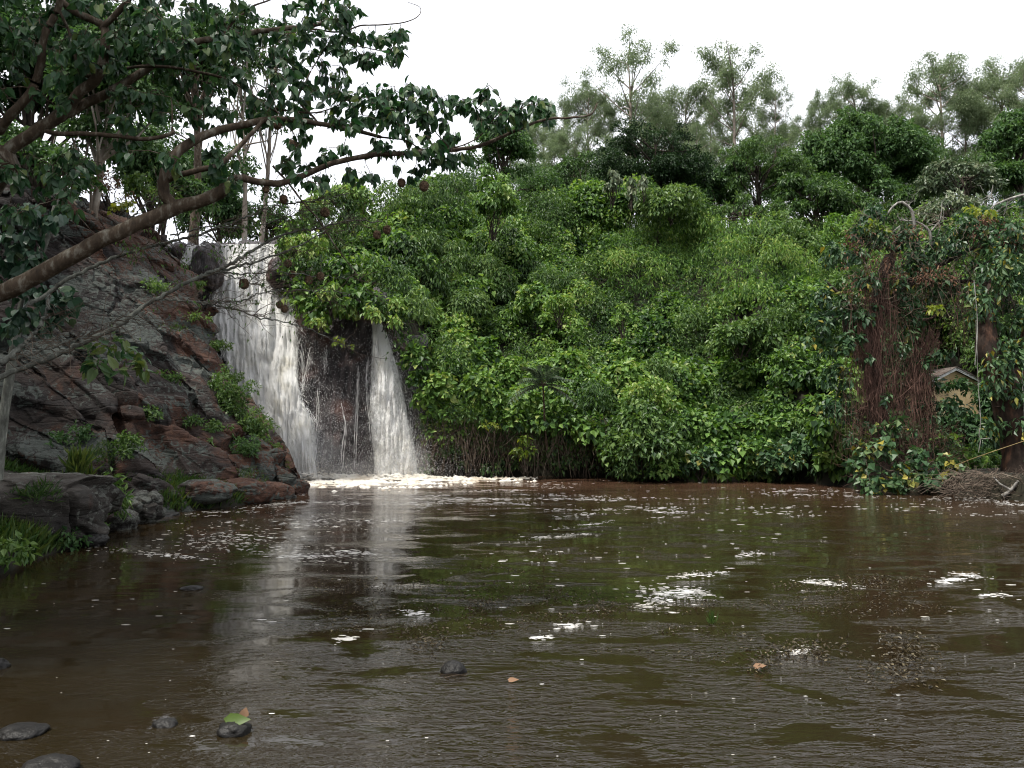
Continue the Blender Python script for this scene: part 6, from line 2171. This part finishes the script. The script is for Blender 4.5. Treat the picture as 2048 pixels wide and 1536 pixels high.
bare_branch("longest bare lichened branch slanting across the cliff up to the falls", [
    ([(-160, 815, 7.8), (20, 745, 8), (140, 698, 8.1), (245, 645, 8.2), (300, 605, 8.3), (400, 553, 8.4), (455, 530, 8.5), (500, 505, 8.6), (560, 472, 8.7), (640, 455, 8.8), (700, 442, 8.9), (765, 442, 9)], .032, .006),
    ([(400, 553, 8.4), (450, 540, 8.5), (520, 520, 8.6), (600, 490, 8.7), (650, 462, 8.8)], .018, .005),
    ([(430, 538, 8.5), (470, 548, 8.6), (540, 545, 8.7), (640, 552, 8.8), (720, 558, 8.9)], .010, .003),
    ([(450, 604, 8.5), (488, 602, 8.6), (520, 586, 8.7), (600, 581, 8.8), (690, 585, 8.9)], .011, .003),
    ([(330, 598, 8.4), (400, 604, 8.45), (450, 604, 8.5)], .012, .010),
    ([(400, 604, 8.45), (450, 614, 8.5), (520, 634, 8.6), (600, 652, 8.7), (690, 692, 8.8)], .011, .004),
    ([(450, 548, 8.5), (500, 565, 8.6), (545, 578, 8.7)], .007, .003)], 701, 170, leafy=260)
bare_branch("upper bare branch running just under the big limb toward the lip of the falls", [
    ([(60, 610, 8.2), (130, 562, 8.3), (200, 527, 8.4), (270, 502, 8.5), (340, 482, 8.6), (400, 468, 8.7), (450, 449, 8.8), (510, 428, 8.9), (570, 408, 9), (640, 400, 9.1), (700, 386, 9.2)], .022, .005),
    ([(230, 470, 8.5), (280, 420, 8.6), (325, 385, 8.7)], .014, .006),
    ([(340, 470, 8.6), (420, 455, 8.7), (520, 450, 8.8), (620, 420, 8.9)], .010, .004)], 702, 130, leafy=900)
bare_branch("short thick bare branch rising steeply at the lower left", [
    ([(-40, 770, 7.5), (0, 729, 7.6), (45, 690, 7.7), (85, 640, 7.8), (100, 590, 7.9)], .035, .018),
    ([(20, 720, 7.7), (110, 692, 7.8), (180, 668, 7.9), (250, 630, 8)], .014, .005)], 703, 60)
# slim pale trunk at the far left
mb = MB()
tube(mb, spline([at(-5, 960, 9.5), at(5, 850, 9.5), at(22, 740, 9.5), at(38, 640, 9.5), at(60, 560, 9.5), at(95, 470, 9.5), at(128, 360, 9.6)], 30), np.linspace(.062, .035, 30), 9, .12)
root = thing("slender_tree", at(-5, 960, 9.5), "slim pale grey trunk with climbing leaves at the far left edge", "tree")
mb.build("trunk", M_LICHWOOD, root, True)
rg = np.random.default_rng(99)
mb = MB()
cc = np.array([at(*q) for q in [(40, 500, 9.2), (60, 470, 9.2), (20, 470, 9.1), (70, 520, 9.2), (50, 540, 9.2), (90, 590, 9.2), (100, 610, 9.2), (115, 630, 9.2), (60, 580, 9.2), (30, 570, 9.2), (80, 650, 9.2), (140, 600, 9.2), (40, 620, 9.2), (20, 660, 9.1), (10, 520, 9.1), (60, 430, 9.2), (100, 440, 9.3)]])
clump_leaves(mb, cc, np.full(len(cc), .16), 130, .105, .85, .5, .4, 'h', -.9, 1.2, .9, rg)
mb.build("climbing_leaves", M_IVY, root)
# brownish sapling leaves before the cliff
bush("sapling", 235, 740, 9.2, .30, .34, M_FORE, "thin sapling with large drooping olive leaves in front of the cliff", "sapling", seed=300, tone=.8, Lf=.14, wr=.5, dens=18, nc=16, cr=.13, ground=1.4, shape='h', stem=False)
